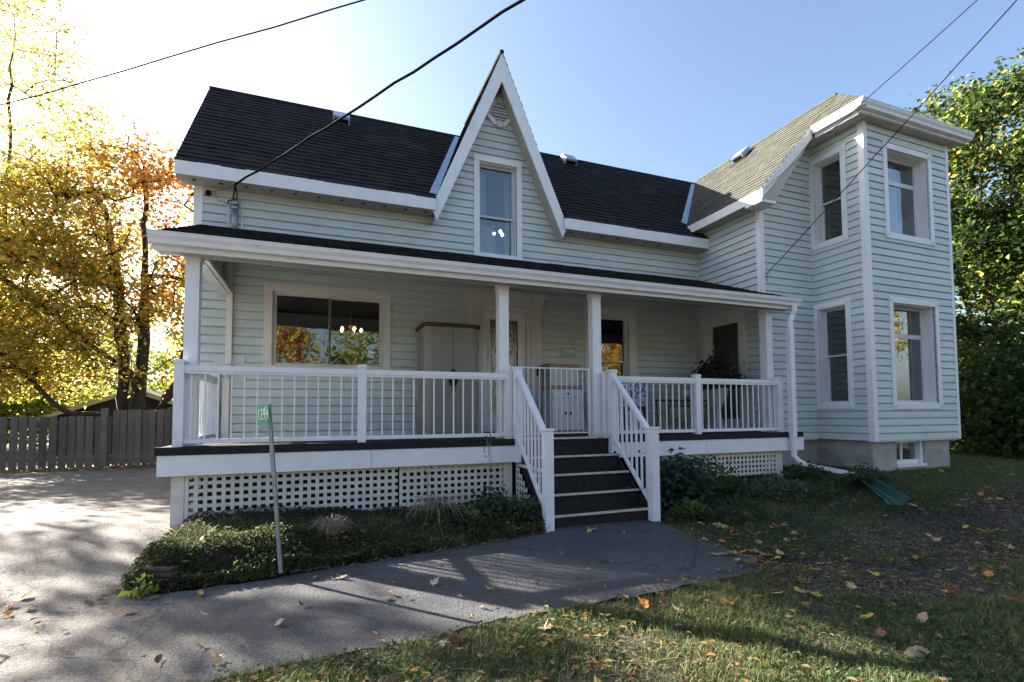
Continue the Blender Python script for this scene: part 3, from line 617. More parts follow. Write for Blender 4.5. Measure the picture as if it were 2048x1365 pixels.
# service mast, box and pipe on the porch wall
ms = MB().tube([(-1.315, W-.10, 4.28), (-1.315, W-.10, 4.80)], .045, 12).lathe([(.05, 0), (.06, .02), (.055, .08), (.02, .11)], (-1.315, W-.10, 4.80), 12).build('service_mast', 'galv', HS, smooth=True)
for z in (4.36, 4.74): MB().tube([(-1.315, W-.10, z), (-1.315, W-.10, z+.03)], .052, 12).build('mast_band', 'galv', ms)
MB().box(-1.43, -1.395, W-.045, W-.02, 4.42, 4.86).box(-1.235, -1.20, W-.045, W-.02, 4.42, 4.86).build('j_channel', 'siding', ms)
bx('utility_plate', 'siding', HS, -1.60, -1.14, W-.055, W-.03, 1.92, 2.37)
dp = MB().box(-1.41, -1.32, W-.12, W-.0565, 2.22, 3.95).box(-1.44, -1.34, W-.12, W-.0565, 1.06, 2.0).build('wall_downpipe', 'cream', HS)
MB().lathe([(.03, 0), (.07, .06), (.085, .2), (.05, .22)], (-1.37, W-.14, 2.0), 12).build('hopper', 'cream', dp)
# house number plaque on the siding
def text_mesh(s, size, ext=.004):
    c = bpy.data.curves.new('t', 'FONT'); c.body = s; c.size = size; c.extrude = ext; c.align_x = 'CENTER'; c.align_y = 'CENTER'
    o = bpy.data.objects.new('t', c); COL.objects.link(o); bpy.context.view_layer.update()
    me = bpy.data.meshes.new_from_object(o.evaluated_get(bpy.context.evaluated_depsgraph_get())); bpy.data.objects.remove(o); return me
pq = bx('number_plaque', 'plaque', None, -.19, .19, -.02, 0, -.10, .10, bevel=.004); pq.location = (4.705, W-.027, 2.66)
tag(pq, 'pale green number plaque 1299 on the wall beside the front door', 'sign')
me = text_mesh('1299', .155); me.materials.append(MT['signwhite']); t_ = link('numerals', me, pq, Matrix.Translation((0, -.024, 0)) @ Matrix.Rotation(rad(90), 4, 'X'))
MB().box(-.205, -.195, -.026, 0, -.11, .11).box(.195, .205, -.026, 0, -.11, .11).box(-.195, .195, -.026, 0, .105, .115).box(-.195, .195, -.026, 0, -.115, -.105).build('plaque_rim', 'signwhite', pq)
# ------------------------------------------------------------------ porch
PO = thing('porch', 'full-width front porch with white posts, railing, lattice skirt and black shingle roof', 'porch')
DZ = 1.05
bx('deck', 'deck', PO, -1.70, 8.08, 6.73, 9.06, .955, DZ)
bx('deck_edge', 'deck', PO, -1.72, 2.60, 6.675, 6.728, .962, DZ+.004); bx('deck_edge', 'deck', PO, 4.33, 8.28, 6.675, 6.728, .962, DZ+.004)
for a, b in ((-1.70, .62), (.626, 2.61)): bx('fascia_board', 'rail', PO, a, b, 6.69, 6.722, .725, .957)
for a, b in ((4.31, 6.05), (6.056, 7.47), (7.476, 8.30)): bx('fascia_board', 'rail', PO, a, b, 6.69, 6.722, .725, .957)
bx('fascia_board', 'rail', PO, -1.70, -1.675, 6.723, 9.06, .725, .957)
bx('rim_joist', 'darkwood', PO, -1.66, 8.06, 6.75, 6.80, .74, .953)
for x in (-1.52, 2.54, 4.20, 7.82): bx('foundation_post', 'lattice', PO, x-.065, x+.065, 6.80, 6.93, -.1, .72)
# posts
for x in (-1.45, 2.54, 4.12, 7.80):
    p = bx('post', 'rail', PO, x-.075, x+.075, 6.925, 7.075, DZ, 3.345)
    MB().box(x-.09, x+.09, 6.91, 7.09, DZ+.001, DZ+.09).build('base_trim', 'rail', p); MB().box(x-.088, x+.088, 6.912, 7.088, 3.27, 3.344).build('cap_trim', 'rail', p)
# railing: front runs and left side run
def railrun(a, b, posts, nb, name='railing', first=True, last=True):
    """a,b = (x,y) ends; posts = list of t; nb balusters per bay"""
    a, b = Vector((*a, 0)), Vector((*b, 0)); d = (b-a); L_ = d.length; ang = math.atan2(d.y, d.x); M = Matrix.Translation(a) @ Matrix.Rotation(ang, 4, 'Z')
    tr = MB().box(0, L_, -.035, .035, 1.935, 2.00).box(0, L_, -.025, .025, 1.905, 1.934).build(name, 'rail', PO, M)
    bx('bottom_rail', 'rail', tr, 0, L_, -.022, .022, 1.085, 1.135)
    for x in posts:
        q = bx('newel', 'rail', tr, x-.05, x+.05, -.052, .052, DZ, 2.03); MB().prism([(x-.06, -.062, 2.03), (x+.06, -.062, 2.03), (x+.06, .062, 2.03), (x-.06, .062, 2.03)], (0, 0, .022)).box(x-.045, x+.045, -.047, .047, 2.0525, 2.066).build('newel_cap', 'rail', tr)
    ps = [0]+posts+[L_] if first else posts
    bal = MB().box(-.0085, .0085, -.0085, .0085, 1.1355, 1.9045).mesh('baluster', 'rail')
    ps = sorted(posts)
    for p, q, n in zip(ps, ps[1:], nb):
        for k in range(n):
            o = link('baluster', bal, tr); o.location = (p+.05+(q-p-.10)*(k+.5+.0)/n+0, 0, 0)
    return tr
RY = 6.83
railrun((-1.53, RY), (2.56, RY), [0.0, 2.045, 4.09], [14, 14])
railrun((4.22, RY), (7.90, RY), [0.0, 1.775, 3.66], [13, 14])
railrun((-1.53, 9.04), (-1.53, RY+.06), [0.04, 2.10], [16])
# beams, roof
bx('beam', 'rail', PO, -1.53, 8.06, 6.93, 7.07, 3.346, 3.52); bx('side_beam', 'rail', PO, -1.53, -1.39, 7.071, 9.06, 3.347, 3.50)
tri = MB(); tz = lambda y: 3.40+(y-6.62)*(4.42-3.45)/(9.1-6.62)
gl = siding  # siding infill in the left roof end
inf = MB().prism([(-1.50, 7.08, 3.501), (-1.50, 9.05, 3.501), (-1.50, 9.05, tz(9.05)), (-1.50, 7.08, tz(7.08))], (.02, 0, 0)).build('end_infill', 'siding', PO)
for k in range(6):
    z = 3.505+k*EX; y0 = 7.08+max(0, (z+EX-tz(7.08)))*(2.48/.97)
    if y0 < 9.0:
        for x in (-1.4795, -1.5235): MB().prism([(x, y0, z), (x+(.018 if x > -1.5 else -.0), y0, z), (x, y0, z+EX)], (0, 9.05-y0, 0)).build('infill_board', 'siding', inf)
bx('inner_trim', 'cream', PO, -1.385, -1.33, 7.2, 9.05, 3.36, 3.40)
ps = math.hypot(9.1-6.60, .97)
proof = roof_plane('porch_roof', (0, 6.60, 3.475), (1, 0, 0), (0, 2.5, .97), [(-1.80, -.02), (8.06, -.02), (8.06, ps-.03), (-1.80, ps-.03)], 'mossy', seed=31, parent=PO)
roof_plane('porch_roof', (0, 6.60, 3.475), (1, 0, 0), (0, 2.5, .97), [(8.06, -.02), (8.21, -.02), (8.21, .74), (8.06, .74)], 'mossy', seed=32, parent=PO)
gutter('gutter', (-1.82, 6.68, 3.48), (3.30, 6.68, 3.48), (0, -1, 0), PO, 'white', 1.05); gutter('gutter', (3.305, 6.68, 3.478), (8.23, 6.68, 3.478), (0, -1, 0), PO, 'white', 1.05)
bx('fascia', 'rail', PO, -1.79, 8.20, 6.682, 6.705, 3.30, 3.452); bx('soffit', 'soffit', PO, -1.78, 8.19, 6.706, 6.929, 3.315, 3.335)
MB().prism([(-1.82, 6.69, 3.30), (-1.82, 6.69, 3.46), (-1.82, 9.06, 4.385), (-1.82, 9.06, 4.25)], (.025, 0, 0)).build('rake_fascia', 'white', PO)
MB().prism([(-1.79, 6.71, 3.36), (-1.54, 6.71, 3.36), (-1.54, 9.06, 4.27), (-1.79, 9.06, 4.27)], (0, 0, .02)).build('rake_soffit', 'soffit', PO)
# downspout at the right end
ds = MB().tube([(8.08, 6.62, 3.37), (8.08, 6.62, 3.26), (8.06, 6.66, 3.17), (7.97, 6.62, 3.06), (7.955, 6.62, 2.95)], .052, 10).box(7.905, 8.005, 6.575, 6.665, .96, 2.95).tube([(7.955, 6.62, .96), (7.965, 6.62, .62), (8.03, 6.58, .53), (8.11, 6.50, .46)], .05, 10).build('downspout', 'white', PO)
for z in (2.5, 1.2): bx('strap', 'white', ds, 7.895, 8.015, 6.565, 6.675, z, z+.03)
# lattice skirts
def lattice(M, w0, w1, ztop, zbot, clip=None, pitch=.094, sw=.042):
    """M maps local x along, z up"""
    root = MB().box(w0, w1, .012, .02, ztop-.045, ztop).build('lattice_panel', 'lattice', PO, M)
    n = int((w1-w0)/pitch)
    for k in range(n+1):
        x = w0+k*pitch; t = ztop if clip is None else clip(x)
        if t-zbot > .06: bx('lattice_strip', 'lattice', root, x, x+sw, 0, .0055, zbot, t)
    m = int((ztop-zbot)/(pitch*.94))
    for k in range(m+1):
        z = zbot+.02+k*pitch*.94; xa, xb = w0, w1
        if clip is not None:
            xs = [x for x in np.linspace(w0, w1, 60) if clip(x) > z+sw]
            if not xs: continue
            xa, xb = min(xs), max(xs)
        if z+sw < ztop+.01: bx('lattice_strip', 'lattice', root, xa, xb, .006, .0115, z, z+sw)
    return root
lattice(frame((0, 6.80, 0), 0), -1.45, .98, .725, .05); lattice(frame((0, 6.803, 0), 0), 1.0, 2.47, .725, .08)
lattice(Matrix.Translation((-1.56, 9.05, 0)) @ Matrix.Rotation(-math.pi/2, 4, 'Z'), 0.0, 2.2, .725, .0)  # side panel added to block sunlight coming in under the deck
bx('shade_backing', 'darkwood', PO, -1.50, 7.9, 7.9, 7.95, -.2, .94)  # dark sheet added under the deck so the lattice holes look shaded
lattice(frame((0, 6.80, 0), 0), 5.0, 7.75, .725, .30, pitch=.085, sw=.038)
# ------------------------------------------------------------------ steps
ST = thing('porch_steps', 'black wooden front steps with metal nosings and white handrails', 'steps', (3.48, 6.2, 0))
def SB(name, m, *a, bevel=0, parent=None):
    o = MB().box(*a); o.v = [(x-3.48, y-6.2, z) for x, y, z in o.v]; return o.build(name, m, parent or ST, bevel=bevel)
zs = [1.05, .80, .57, .34, .115]; ys = [6.74, 6.50, 6.26, 6.02, 5.78]
for k in range(5):
    z = zs[k]; y = ys[k]; zb = zs[k+1]-.04 if k < 4 else -.12
    if k: SB('tread', 'tread', 2.72, 4.21, y-.02, ys[k-1]+.05, z-.04, z)
    SB('riser', 'tread', 2.73, 4.20, y, y+.02, zb, z-.041 if k else z-.10)
    SB('nosing', 'nosing', 2.715, 4.215, y-.032, y+.012, z-.022, z+.006 if k else z+.008, bevel=.004)
for x in (2.69, 4.215):
    m = MB().prism([(x-3.48, .55, .93), (x-3.48, .55, .70), (x-3.48, -.42, -.12), (x-3.48, -.42, .07)], (.028, 0, 0)); m.build('stringer', 'tread', ST)
for x, yl in ((2.66, 5.70), (4.24, 5.70)):
    up = SB('newel', 'rail', x-.055, x+.055, 6.695-.055, 6.695+.05, .72, 2.05); SB('newel_cap', 'rail', x-.066, x+.066, 6.695-.066, 6.695+.061, 2.051, 2.085, bevel=.006, parent=ST)
    SB('newel', 'rail', x-.058, x+.058, yl-.058, yl+.058, -.07, 1.19); SB('newel_cap', 'rail', x-.072, x+.072, yl-.072, yl+.072, 1.191, 1.222, bevel=.006)
    t0, t1 = Vector((x-3.48, 6.64-6.2, 1.93)), Vector((x-3.48, yl+.058-6.2, 1.10)); b0, b1 = Vector((x-3.48, 6.64-6.2, .99)), Vector((x-3.48, yl+.058-6.2, .14))
    for nm_, p, q, hgt, hw in (('handrail', t0, t1, .075, .035), ('bottom_rail', b0, b1, .05, .024)):
        c = [p+Vector((-hw, 0, 0)), p+Vector((hw, 0, 0)), p+Vector((hw, 0, hgt)), p+Vector((-hw, 0, hgt))]; MB().prism(c, q-p).build(nm_, 'rail', ST)
    for k in range(7):
        t = (k+.7)/7.4; p = t0.lerp(t1, t); q = b0.lerp(b1, t); MB().box(p.x-.013, p.x+.013, p.y-.013, p.y+.013, q.z+.045, p.z).build('baluster', 'rail', ST)
    # short level rail back to the porch railing post
    xa, xb = (2.56, x) if x < 3 else (x, 4.22)
    SB('level_rail', 'rail', x-.03, x+.03, 6.75, 6.92, 1.90, 1.96); SB('level_rail', 'rail', x-.02, x+.02, 6.75, 6.92, 1.09, 1.14)
    for k in range(2): SB('baluster', 'rail', x-.009, x+.009, 6.79+k*.06, 6.808+k*.06, 1.14, 1.90)
ls = lattice(Matrix.Translation((2.655, 6.78, 0)) @ Matrix.Rotation(-math.pi/2, 4, 'Z'), 0.0, .98, .70, -.04, clip=lambda x: .72-x*.86)
# ------------------------------------------------------------------ things on the porch
GT = thing('safety_gate', 'thin white barred safety gate across the top of the porch steps', 'gate', (3.3, 6.98, DZ))
MB().tube([(-.66, 0, 1.06), (.70, 0, 1.06)], .012, 6).build('top_bar', 'rail', GT); MB().tube([(-.66, 0, .06), (.70, 0, .06)], .012, 6).build('bottom_bar', 'rail', GT)
bm_ = MB().tube([(0, 0, .06), (0, 0, 1.06)], .006, 6).mesh('bar', 'rail')
for k in range(15): o = link('bar', bm_, GT); o.location = (-.64+k*.094, 0, 0)
for x in (-.66, .70): MB().tube([(x, 0, 0), (x, 0, 1.09)], .014, 8).build('upright', 'rail', GT)
# resin cabinet
RC = thing('storage_cabinet', 'tall taupe resin storage cabinet with dark brown lid beside the front door', 'cabinet', (2.12, 8.62, DZ))
def rrect(hw, d0, d1, r, n=5):
    p = [(hw, d1), (-hw, d1)]
    for k in range(n+1): a = math.pi+math.pi/2*k/n; p.append((-hw+r+r*math.cos(a), d0+r*.6+r*.6*math.sin(a)))
    for k in range(n+1): a = 1.5*math.pi+math.pi/2*k/n; p.append((hw-r+r*math.cos(a), d0+r*.6+r*.6*math.sin(a)))
    return p
MB().prism([(x, y, 0.03) for x, y in rrect(.48, -.27, .38, .16)], (0, 0, 1.83)).build('body', 'resin', RC)
MB().prism([(x, y, 1.861) for x, y in rrect(.52, -.31, .40, .18)], (0, 0, .055)).build('lid', 'resin_lid', RC)
for s in (-1, 1):
    d = MB().box(min(s*.006, s*.345), max(s*.006, s*.345), -.288, -.271, .06, 1.84)
    for k in range(8): x = s*(.03+k*.04); d.box(x-.012, x+.012, -.293, -.2885, .10, 1.80)
    dd = d.build('door', 'resin', RC)
    for z in (.1, .95, 1.76): bx('hinge', 'resin', dd, s*.36-.02, s*.36+.02, -.285, -.262, z, z+.08)
MB().lathe([(.02, 0), (.085, .01), (.085, .022), (.03, .03)], n=14, M=Matrix.Translation((0, -.294, .98)) @ Matrix.Rotation(rad(90), 4, 'X') @ Matrix.Diagonal((1, 1.8, 1, 1))).build('handle', 'darkmetal', RC)
pl_ = MB().box(-.035, .035, -.345, -.32, .68, .74).build('padlock', 'galv', RC); MB().tube([(-.022, -.332, .74), (-.022, -.332, .82), (.022, -.332, .82), (.022, -.332, .74)], .006, 6).build('shackle', 'darkmetal', pl_)
# two white kitchen carts
def cart(name, label, loc, wd, dp, ht, drawer=True):
    o = thing(name, label, 'cabinet', loc)
    MB().box(-wd/2, wd/2, -dp/2, dp/2, .06, ht-.06).build('carcass', 'cabinet_grey', o)
    bx('worktop', 'wood', o, -wd/2-.015, wd/2+.015, -dp/2-.015, dp/2+.015, ht-.059, ht, bevel=.004)
    bx('plinth', 'wood', o, -wd/2, wd/2, -dp/2-.008, dp/2, 0, .059)
    zt = ht-.07; zd = zt-.15 if drawer else zt
    if drawer:
        q = bx('drawer', 'cabinet', o, -wd/2+.01, wd/2-.01, -dp/2-.02, -dp/2-.001, zd+.006, zt); MB().lathe([(.012, 0), (.022, .02), (.004, .032)], n=10, M=Matrix.Translation((0, -dp/2-.02, (zd+zt)/2)) @ Matrix.Rotation(rad(90), 4, 'X')).build('knob', 'darkmetal', q)
    for s in (-1, 1):
        q = bx('door', 'cabinet', o, min(s*.002, s*(wd/2-.01)), max(s*.002, s*(wd/2-.01)), -dp/2-.02, -dp/2-.001, .07, zd)
        n = 6
        for k in range(n): x = s*(.02+k*(wd/2-.03)/n); bx('tongue', 'cabinet', q, x-.014 if s < 0 else x, x if s < 0 else x+.014, -dp/2-.025, -dp/2-.0205, .09, zd-.02)
        MB().lathe([(.012, 0), (.024, .02), (.004, .032)], n=10, M=Matrix.Translation((s*.05, -dp/2-.025, .07+(zd-.07)*.52)) @ Matrix.Rotation(rad(90), 4, 'X')).build('knob', 'darkmetal', q)
    return o
cart('kitchen_cart', 'low white cabinet with drawer and oak top behind the safety gate', (4.13, 8.2, DZ), .62, .4, .86)
cart('kitchen_cart', 'taller white cabinet with oak top against the wall beside the front door', (4.40, 8.80, DZ), .62, .36, 1.32, False)
# chair with floral back
CHR = thing('porch_chair', 'porch chair with blue floral fabric back behind the right railing', 'chair', (5.20, 7.85, DZ), rad(8))
for sx in (-1, 1):
    MB().tube([(sx*.27, -.26, 0), (sx*.27, -.26, .62)], .022, 6).build('leg', 'darkmetal', CHR); MB().tube([(sx*.27, .26, 0), (sx*.27, .28, .5), (sx*.27, .36, 1.02)], .022, 6).build('leg', 'darkmetal', CHR)
    bx('armrest', 'wood', CHR, sx*.27-.04, sx*.27+.04, -.30, .30, .62, .65, bevel=.006)
bx('seat', 'cushion_dark', CHR, -.26, .26, -.27, .27, .40, .48, bevel=.02)
MB().prism([(-.26, .22, .48), (.26, .22, .48), (.26, .34, 1.02), (.2, .35, 1.05), (-.2, .35, 1.05), (-.26, .34, 1.02)], (0, .05, .01)).build('backrest', 'floral', CHR)
MB().prism([(-.27, -.275, .485), (.27, -.275, .485), (.27, .21, .49), (-.27, .21, .49)], (0, 0, .05)).build('cushion', 'floral', CHR)
MB().prism([(-.30, -.32, .50), (.28, -.32, .50), (.28, -.30, .98), (-.30, -.30, .98)], (0, .02, 0)).build('throw', 'floral', CHR)
# scrolled metal plant stand
TB = thing('scroll_table', 'low dark green scrolled metal bench under the globe lamp', 'table', (6.95, 8.35, DZ))
MB().box(-.52, .52, -.2, .2, .60, .63).box(-.52, .52, -.205, -.18, .48, .50).build('top', 'greenmetal', TB)
for sx in (-1, 1):
    for sy in (-1, 1): MB().tube([(sx*.50, sy*.18, .6), (sx*.48, sy*.18, .25), (sx*.52, sy*.18, 0)], .014, 6).build('leg', 'greenmetal', TB)
    MB().tube([(sx*(.34+.11*math.cos(a)*(1-a/16)), -.19, .15+.11*math.sin(a)*(1-a/16)) for a in np.linspace(0, 11, 34)], .01, 5).build('scroll', 'greenmetal', TB)
    MB().tube([(sx*(.14+.08*math.cos(a)*(1-a/16)), -.19, .12+.08*math.sin(a)*(1-a/16)) for a in np.linspace(0, 11, 34)], .01, 5).build('scroll', 'greenmetal', TB)
for k in range(9): x = -.42+k*.105; MB().tube([(x+.04*math.cos(a), -.195, .55+.04*math.sin(a)) for a in np.linspace(0, 6.28, 10)], .007, 5).build('ring', 'greenmetal', TB)
GL = thing('globe_lamp', 'cream globe candle holder on the scrolled metal bench', 'lamp', (7.0, 8.27, DZ+.63))
MB().lathe([(.05, 0), (.05, .02), (.02, .04), (.025, .06)]).build('base', 'darkmetal', GL); MB().lathe([(.02, .06), (.07, .09), (.09, .14), (.07, .20), (.02, .225)], n=16).build('globe', 'lampshade', GL, smooth=True)
UR = thing('planter', 'pale pedestal urn holding the leafy porch plant', 'planter', (7.35, 7.78, DZ))
MB().lathe([(.15, 0), (.15, .04), (.07, .09), (.055, .45), (.10, .55), (.17, .66), (.19, .80), (.205, .85), (.18, .85), (.16, .75)], n=18).build('urn', 'urn', UR, smooth=True)
# fallen extension pipe and green trough on the lawn
EXT = MB(); pe0, pe1 = Vector((8.10, 6.53, .47)), Vector((8.40, 5.86, .36)); d = (pe1-pe0); M = Matrix.Translation(pe0) @ d.to_track_quat('X', 'Z').to_matrix().to_4x4()
ex = MB().box(0, d.length, -.045, .045, -.03, .035).build('downspout_extension', 'white', None, M)
for k in range(3): MB().box(d.length*(.15+k*.3), d.length*(.15+k*.3)+.02, -.049, .049, -.034, .039).build('crimp', 'white', ex)
tag(ex, 'white downspout extension lying on the ground by the foundation', 'drainpipe')
t0, t1 = Vector((7.75, 5.30, .27)), Vector((6.98, 4.36, .17)); t0 = Vector((7.95, 5.35, .285)); t1 = Vector((7.12, 4.42, .165)); d = t1-t0; M = Matrix.Translation(t0) @ d.to_track_quat('X', 'Z').to_matrix().to_4x4(); L_ = d.length
tr = MB(); hw0, hw1 = .11, .17
pf = lambda hw: [(-hw, .11), (-hw*.92, .11), (-hw*.6, .015), (0, .005), (hw*.6, .015), (hw*.92, .11), (hw, .11), (hw*.62, 0), (0, -.008), (-hw*.62, 0)]
for x, hw in ((0, hw0), (L_, hw1)): tr.v += [(x, a, b) for a, b in pf(hw)]
tr.f = [(k, (k+1) % 10, 10+(k+1) % 10, 10+k) for k in range(10)]
to = tr.build('splash_trough', 'plasticgreen', None, M); tag(to, 'dark green plastic splash trough lying on the grass near the bay', 'trough')
MB().box(.02, L_-.02, -.004, .004, .004, .02).build('rib', 'plasticgreen', to)
# ------------------------------------------------------------------ address sign
sb_, st_ = Vector((-.30, 4.92, .02)), Vector((-.425, 4.97, 1.505))
SG = thing('address_sign', 'leaning steel post with green 1299 address sign in the front bed', 'sign', sb_)
v = st_-sb_; q = v.to_track_quat('Z', 'Y').to_matrix().to_4x4()
u_ = MB().prism([(-.022, -.014, 0), (-.012, .012, 0), (.012, .012, 0), (.022, -.014, 0), (.016, -.014, 0), (.009, .007, 0), (-.009, .007, 0), (-.016, -.014, 0)], (0, 0, v.length)).build('post', 'galv', SG, q)
hole = MB().box(-.004, .004, .0, .0135, 0, .01).mesh('bolt_hole', 'darkmetal')
for k in range(24): o = link('bolt_hole', hole, u_); o.location = (0, -.001, .12+k*.055)
PL = Matrix.Translation(v+Vector((-.045, -.01, -.095))) @ Matrix.Rotation(rad(-46), 4, 'Z') @ Matrix.Rotation(rad(-4), 4, 'Y')
pn = MB().box(-.075, .075, -.003, .003, -.085, .085).build('panel', 'signgreen', SG, PL)
me = text_mesh('1299', .082, .0008); me.materials.append(MT['signwhite']); link('numerals', me, pn, Matrix.Translation((0, -.0045, 0)) @ Matrix.Rotation(rad(90), 4, 'X') @ Matrix.Diagonal((.85, 1.75, 1, 1)))
for s in (-.055, .055): MB().lathe([(.008, 0), (.008, .01), (.002, .012)], n=6, M=Matrix.Translation((.05, -.003, s)) @ Matrix.Rotation(rad(90), 4, 'X')).build('bolt', 'galv', pn)
# ------------------------------------------------------------------ wires and poles
def pix_ray(px, py): return (_f+_r*((px-1024)/1000.8)+_d*((py-782.59)/1000.8))
def wire(label, A, pole, through, zpole, r, sag, name='overhead_cable', beyond=0):
    """cable from A to a pole top; its height at the pole follows from the photograph's line of sight"""
    A = Vector(A); B = Vector((pole[0], pole[1], zpole)); pts = []
    rr = random.Random(len(label))
    for k in range(61):
        t = k/60*(1+beyond)-beyond; p = A.lerp(B, t); p.z -= sag*4*max(0, t)*(1-max(0, t)); wv_ = .016 if r > .008 else .004; p.z += wv_*math.sin(k*1.9)*math.sin(k*.63+1); pts.append(p)
    return tag(MB().tube(pts, r, 6).build(name, 'cable', None, smooth=True), label, 'cable')
def zfor(A, through, pole):
    n = (Vector(A)-CAMP).cross(pix_ray(*through)); return CAMP.z-(n.x*pole[0]+n.y*pole[1])/n.z
A1 = CAMP+pix_ray(-80, 234)*(11/pix_ray(-80, 234).y); A2 = Vector((-1.27, 8.66, 5.0)); A3 = Vector((7.78, 6.90, 5.62)); A4 = Vector((8.196, 7.31, 4.124))
pA, pB, pC = (16.0, -4.0), (10.0, -6.0), (4.0, -7.0)
z1 = zfor(A1, (662, -8), pA); z2 = zfor(A2, (990, -6), pB); z3 = zfor(A3, (1940, 0), pC); z4 = zfor(A4, (2025, 0), pC)
wire('black cable crossing the upper left sky above the trees', A1, pA, None, z1, .010, .25, beyond=1.0)
wire('thick black service cable rising from the mast on the left eave', A2, pB, None, z2, .016, .30)
wire('thin cable rising from the eave corner of the right wing', A3, pC, None, z3, .006, .10)
wire('taut cable rising from the wall hook on the right wing', A4, pC, None, z4, .007, .06)
for (px_, py_), zz, lb in ((pA, z1, 'utility pole standing behind the viewer, farthest right of three'), (pB, z2, 'utility pole standing behind the viewer, middle of three'), (pC, max(z3, z4), 'utility pole standing behind the viewer, nearest of three')):
    u = thing('utility_pole', lb, 'pole', (px_, py_, 0), group='utility poles'); MB().tube([(0, 0, -.3), (0, 0, zz+.5)], [.16, .11], 10).build('shaft', 'pole', u); bx('crossarm', 'pole', u, -.8, .8, .10, .2, zz-.05, zz+.06)
dl = MB().tube([A2, (-1.30, 8.80, 4.93), (-1.335, 8.93, 4.88), (-1.32, 8.97, 4.84), (-1.315, 9.0, 4.88)], .011, 6).tube([A2, (-1.27, 8.85, 4.95), (-1.285, 8.95, 4.90), (-1.31, 9.0, 4.885)], .011, 6).tube([(-1.315, 9.0, 4.90), (-1.40, 8.95, 4.85), (-1.41, 8.96, 4.80)], .010, 6)
tag(dl.build('drip_loop', 'cable', None, smooth=True), 'looped black wire ends tied at the service mast head', 'cable')
ir = MB().tube([A2, (-1.45, 8.9, 5.0), (-1.62, 9.0, 4.99), (-1.70, 9.03, 4.97)], .005, 6).lathe([(.03, -.04), (.045, 0), (.03, .04)], (-1.70, 9.03, 4.96), 8).tube([(-1.62, 9.0, 4.99), (-1.55, 9.02, 4.86), (-1.33, 9.03, 4.80)], .004, 5)
tag(ir.build('wire_anchor', 'cable', None), 'dark guy wire and insulator on the wall near the left corner', 'insulator')
tag(MB().lathe([(.012, -.05), (.03, -.03), (.03, .03), (.012, .05)], (8.196, 7.30, 4.12), 8).tube([(8.196, 7.36, 4.10), (8.196, 7.29, 4.10), (8.196, 7.29, 4.02), (8.22, 7.30, 4.0)], .007, 5).build('wire_hook', 'galv', None), 'small metal wire hook on the right wing wall', 'hook')
# ------------------------------------------------------------------ fence and garage
FN = thing('fence', 'weathered brown board fence closing the end of the driveway', 'fence', (-5, 15.3, 0))
r = random.Random(3); x = -10.4; pk = {}
for k in range(60):
    hgt = 1.42 if x < -4.95 else 1.58
    wdt = .145 if x < -4.95 else .135; yy = 15.3
    gap = r.uniform(.018, .05) if x < -4.95 else r.uniform(.008, .03)
    m = MB().box(0, wdt, -.012, .012, gz(0, 15)*0+.06+r.uniform(0, .03), hgt+r.uniform(-.015, .015)); o = m.build('picket', 'fence', FN); o.location = (x+5, r.uniform(-.008, .008), 0); o.rotation_euler = (0, rad(r.uniform(-.5, .5)), 0)
    x += wdt+gap
    if x > -1.9: break
for z in (.35, 1.22): bx('stringer', 'fence', FN, -5.4, 3.1, .013, .05, z, z+.09)
for px_ in (-9.9, -7.45, -4.98, -2.6): bx('post', 'fence', FN, px_+5-.06, px_+5+.06, -.135, -.014, -.1, 1.62 if px_ > -5.2 else 1.46)
GR = thing('garage', 'dark low garage with grey gable roof behind the fence', 'garage', (-5.4, 19, 0))
MB().prism([(-2.0, 0, 0), (2.0, 0, 0), (2.0, 0, 1.45), (0, 0, 2.2), (-2.0, 0, 1.45)], (0, 4, 0)).build('wall', 'darkwood', GR)
for s in (-1, 1):
    MB().prism([(0, -.25, 2.22), (s*2.35, -.25, 1.34), (s*2.35, -.25, 1.40), (0, -.25, 2.30)], (0, 4.5, 0)).build('roof', 'shingle_grey', GR); MB().prism([(0, -.28, 2.16), (s*2.36, -.28, 1.28), (s*2.36, -.28, 1.39), (0, -.28, 2.29)], (0, .028, 0)).build('fascia', 'soffit', GR)
# ------------------------------------------------------------------ vegetation
def leaf_arrays(C, size, rng, flat=0., aspect=.62, N=None, fold=.18):
    """diamond-folded leaves at centres C; flat in 0..1 pulls the normal upright"""
    n = len(C); nrm = rng.normal(size=(n, 3)); nrm /= np.linalg.norm(nrm, axis=1)[:, None]+1e-9
    nrm[:, 2] = np.abs(nrm[:, 2]); nrm = nrm*(1-flat)+np.array([0, 0, 1.])*flat; nrm /= np.linalg.norm(nrm, axis=1)[:, None]
    a = rng.normal(size=(n, 3)); t = a-nrm*(a*nrm).sum(1)[:, None]; t /= np.linalg.norm(t, axis=1)[:, None]+1e-9; b = np.cross(nrm, t)
    s = size[:, None] if isinstance(size, np.ndarray) else np.full((n, 1), size)
    p0 = C-t*s*.5; p2 = C+t*s*.5-nrm*s*.08; p1 = C+b*s*aspect*.5+nrm*s*fold; p3 = C-b*s*aspect*.5+nrm*s*fold
    V = np.stack([p0, p1, p2, p3], 1).reshape(-1, 3); k = np.arange(n)*4; F = np.stack([k, k+1, k+2, k, k+2, k+3], 1).reshape(-1, 3)
    return V, F
def palette_mix(base, n, rng, var=.25):
    base = np.asarray(base); i = rng.integers(0, len(base), n); c = base[i]*(1+var*rng.normal(size=(n, 1))*.5); return np.clip(c, .004, .9)
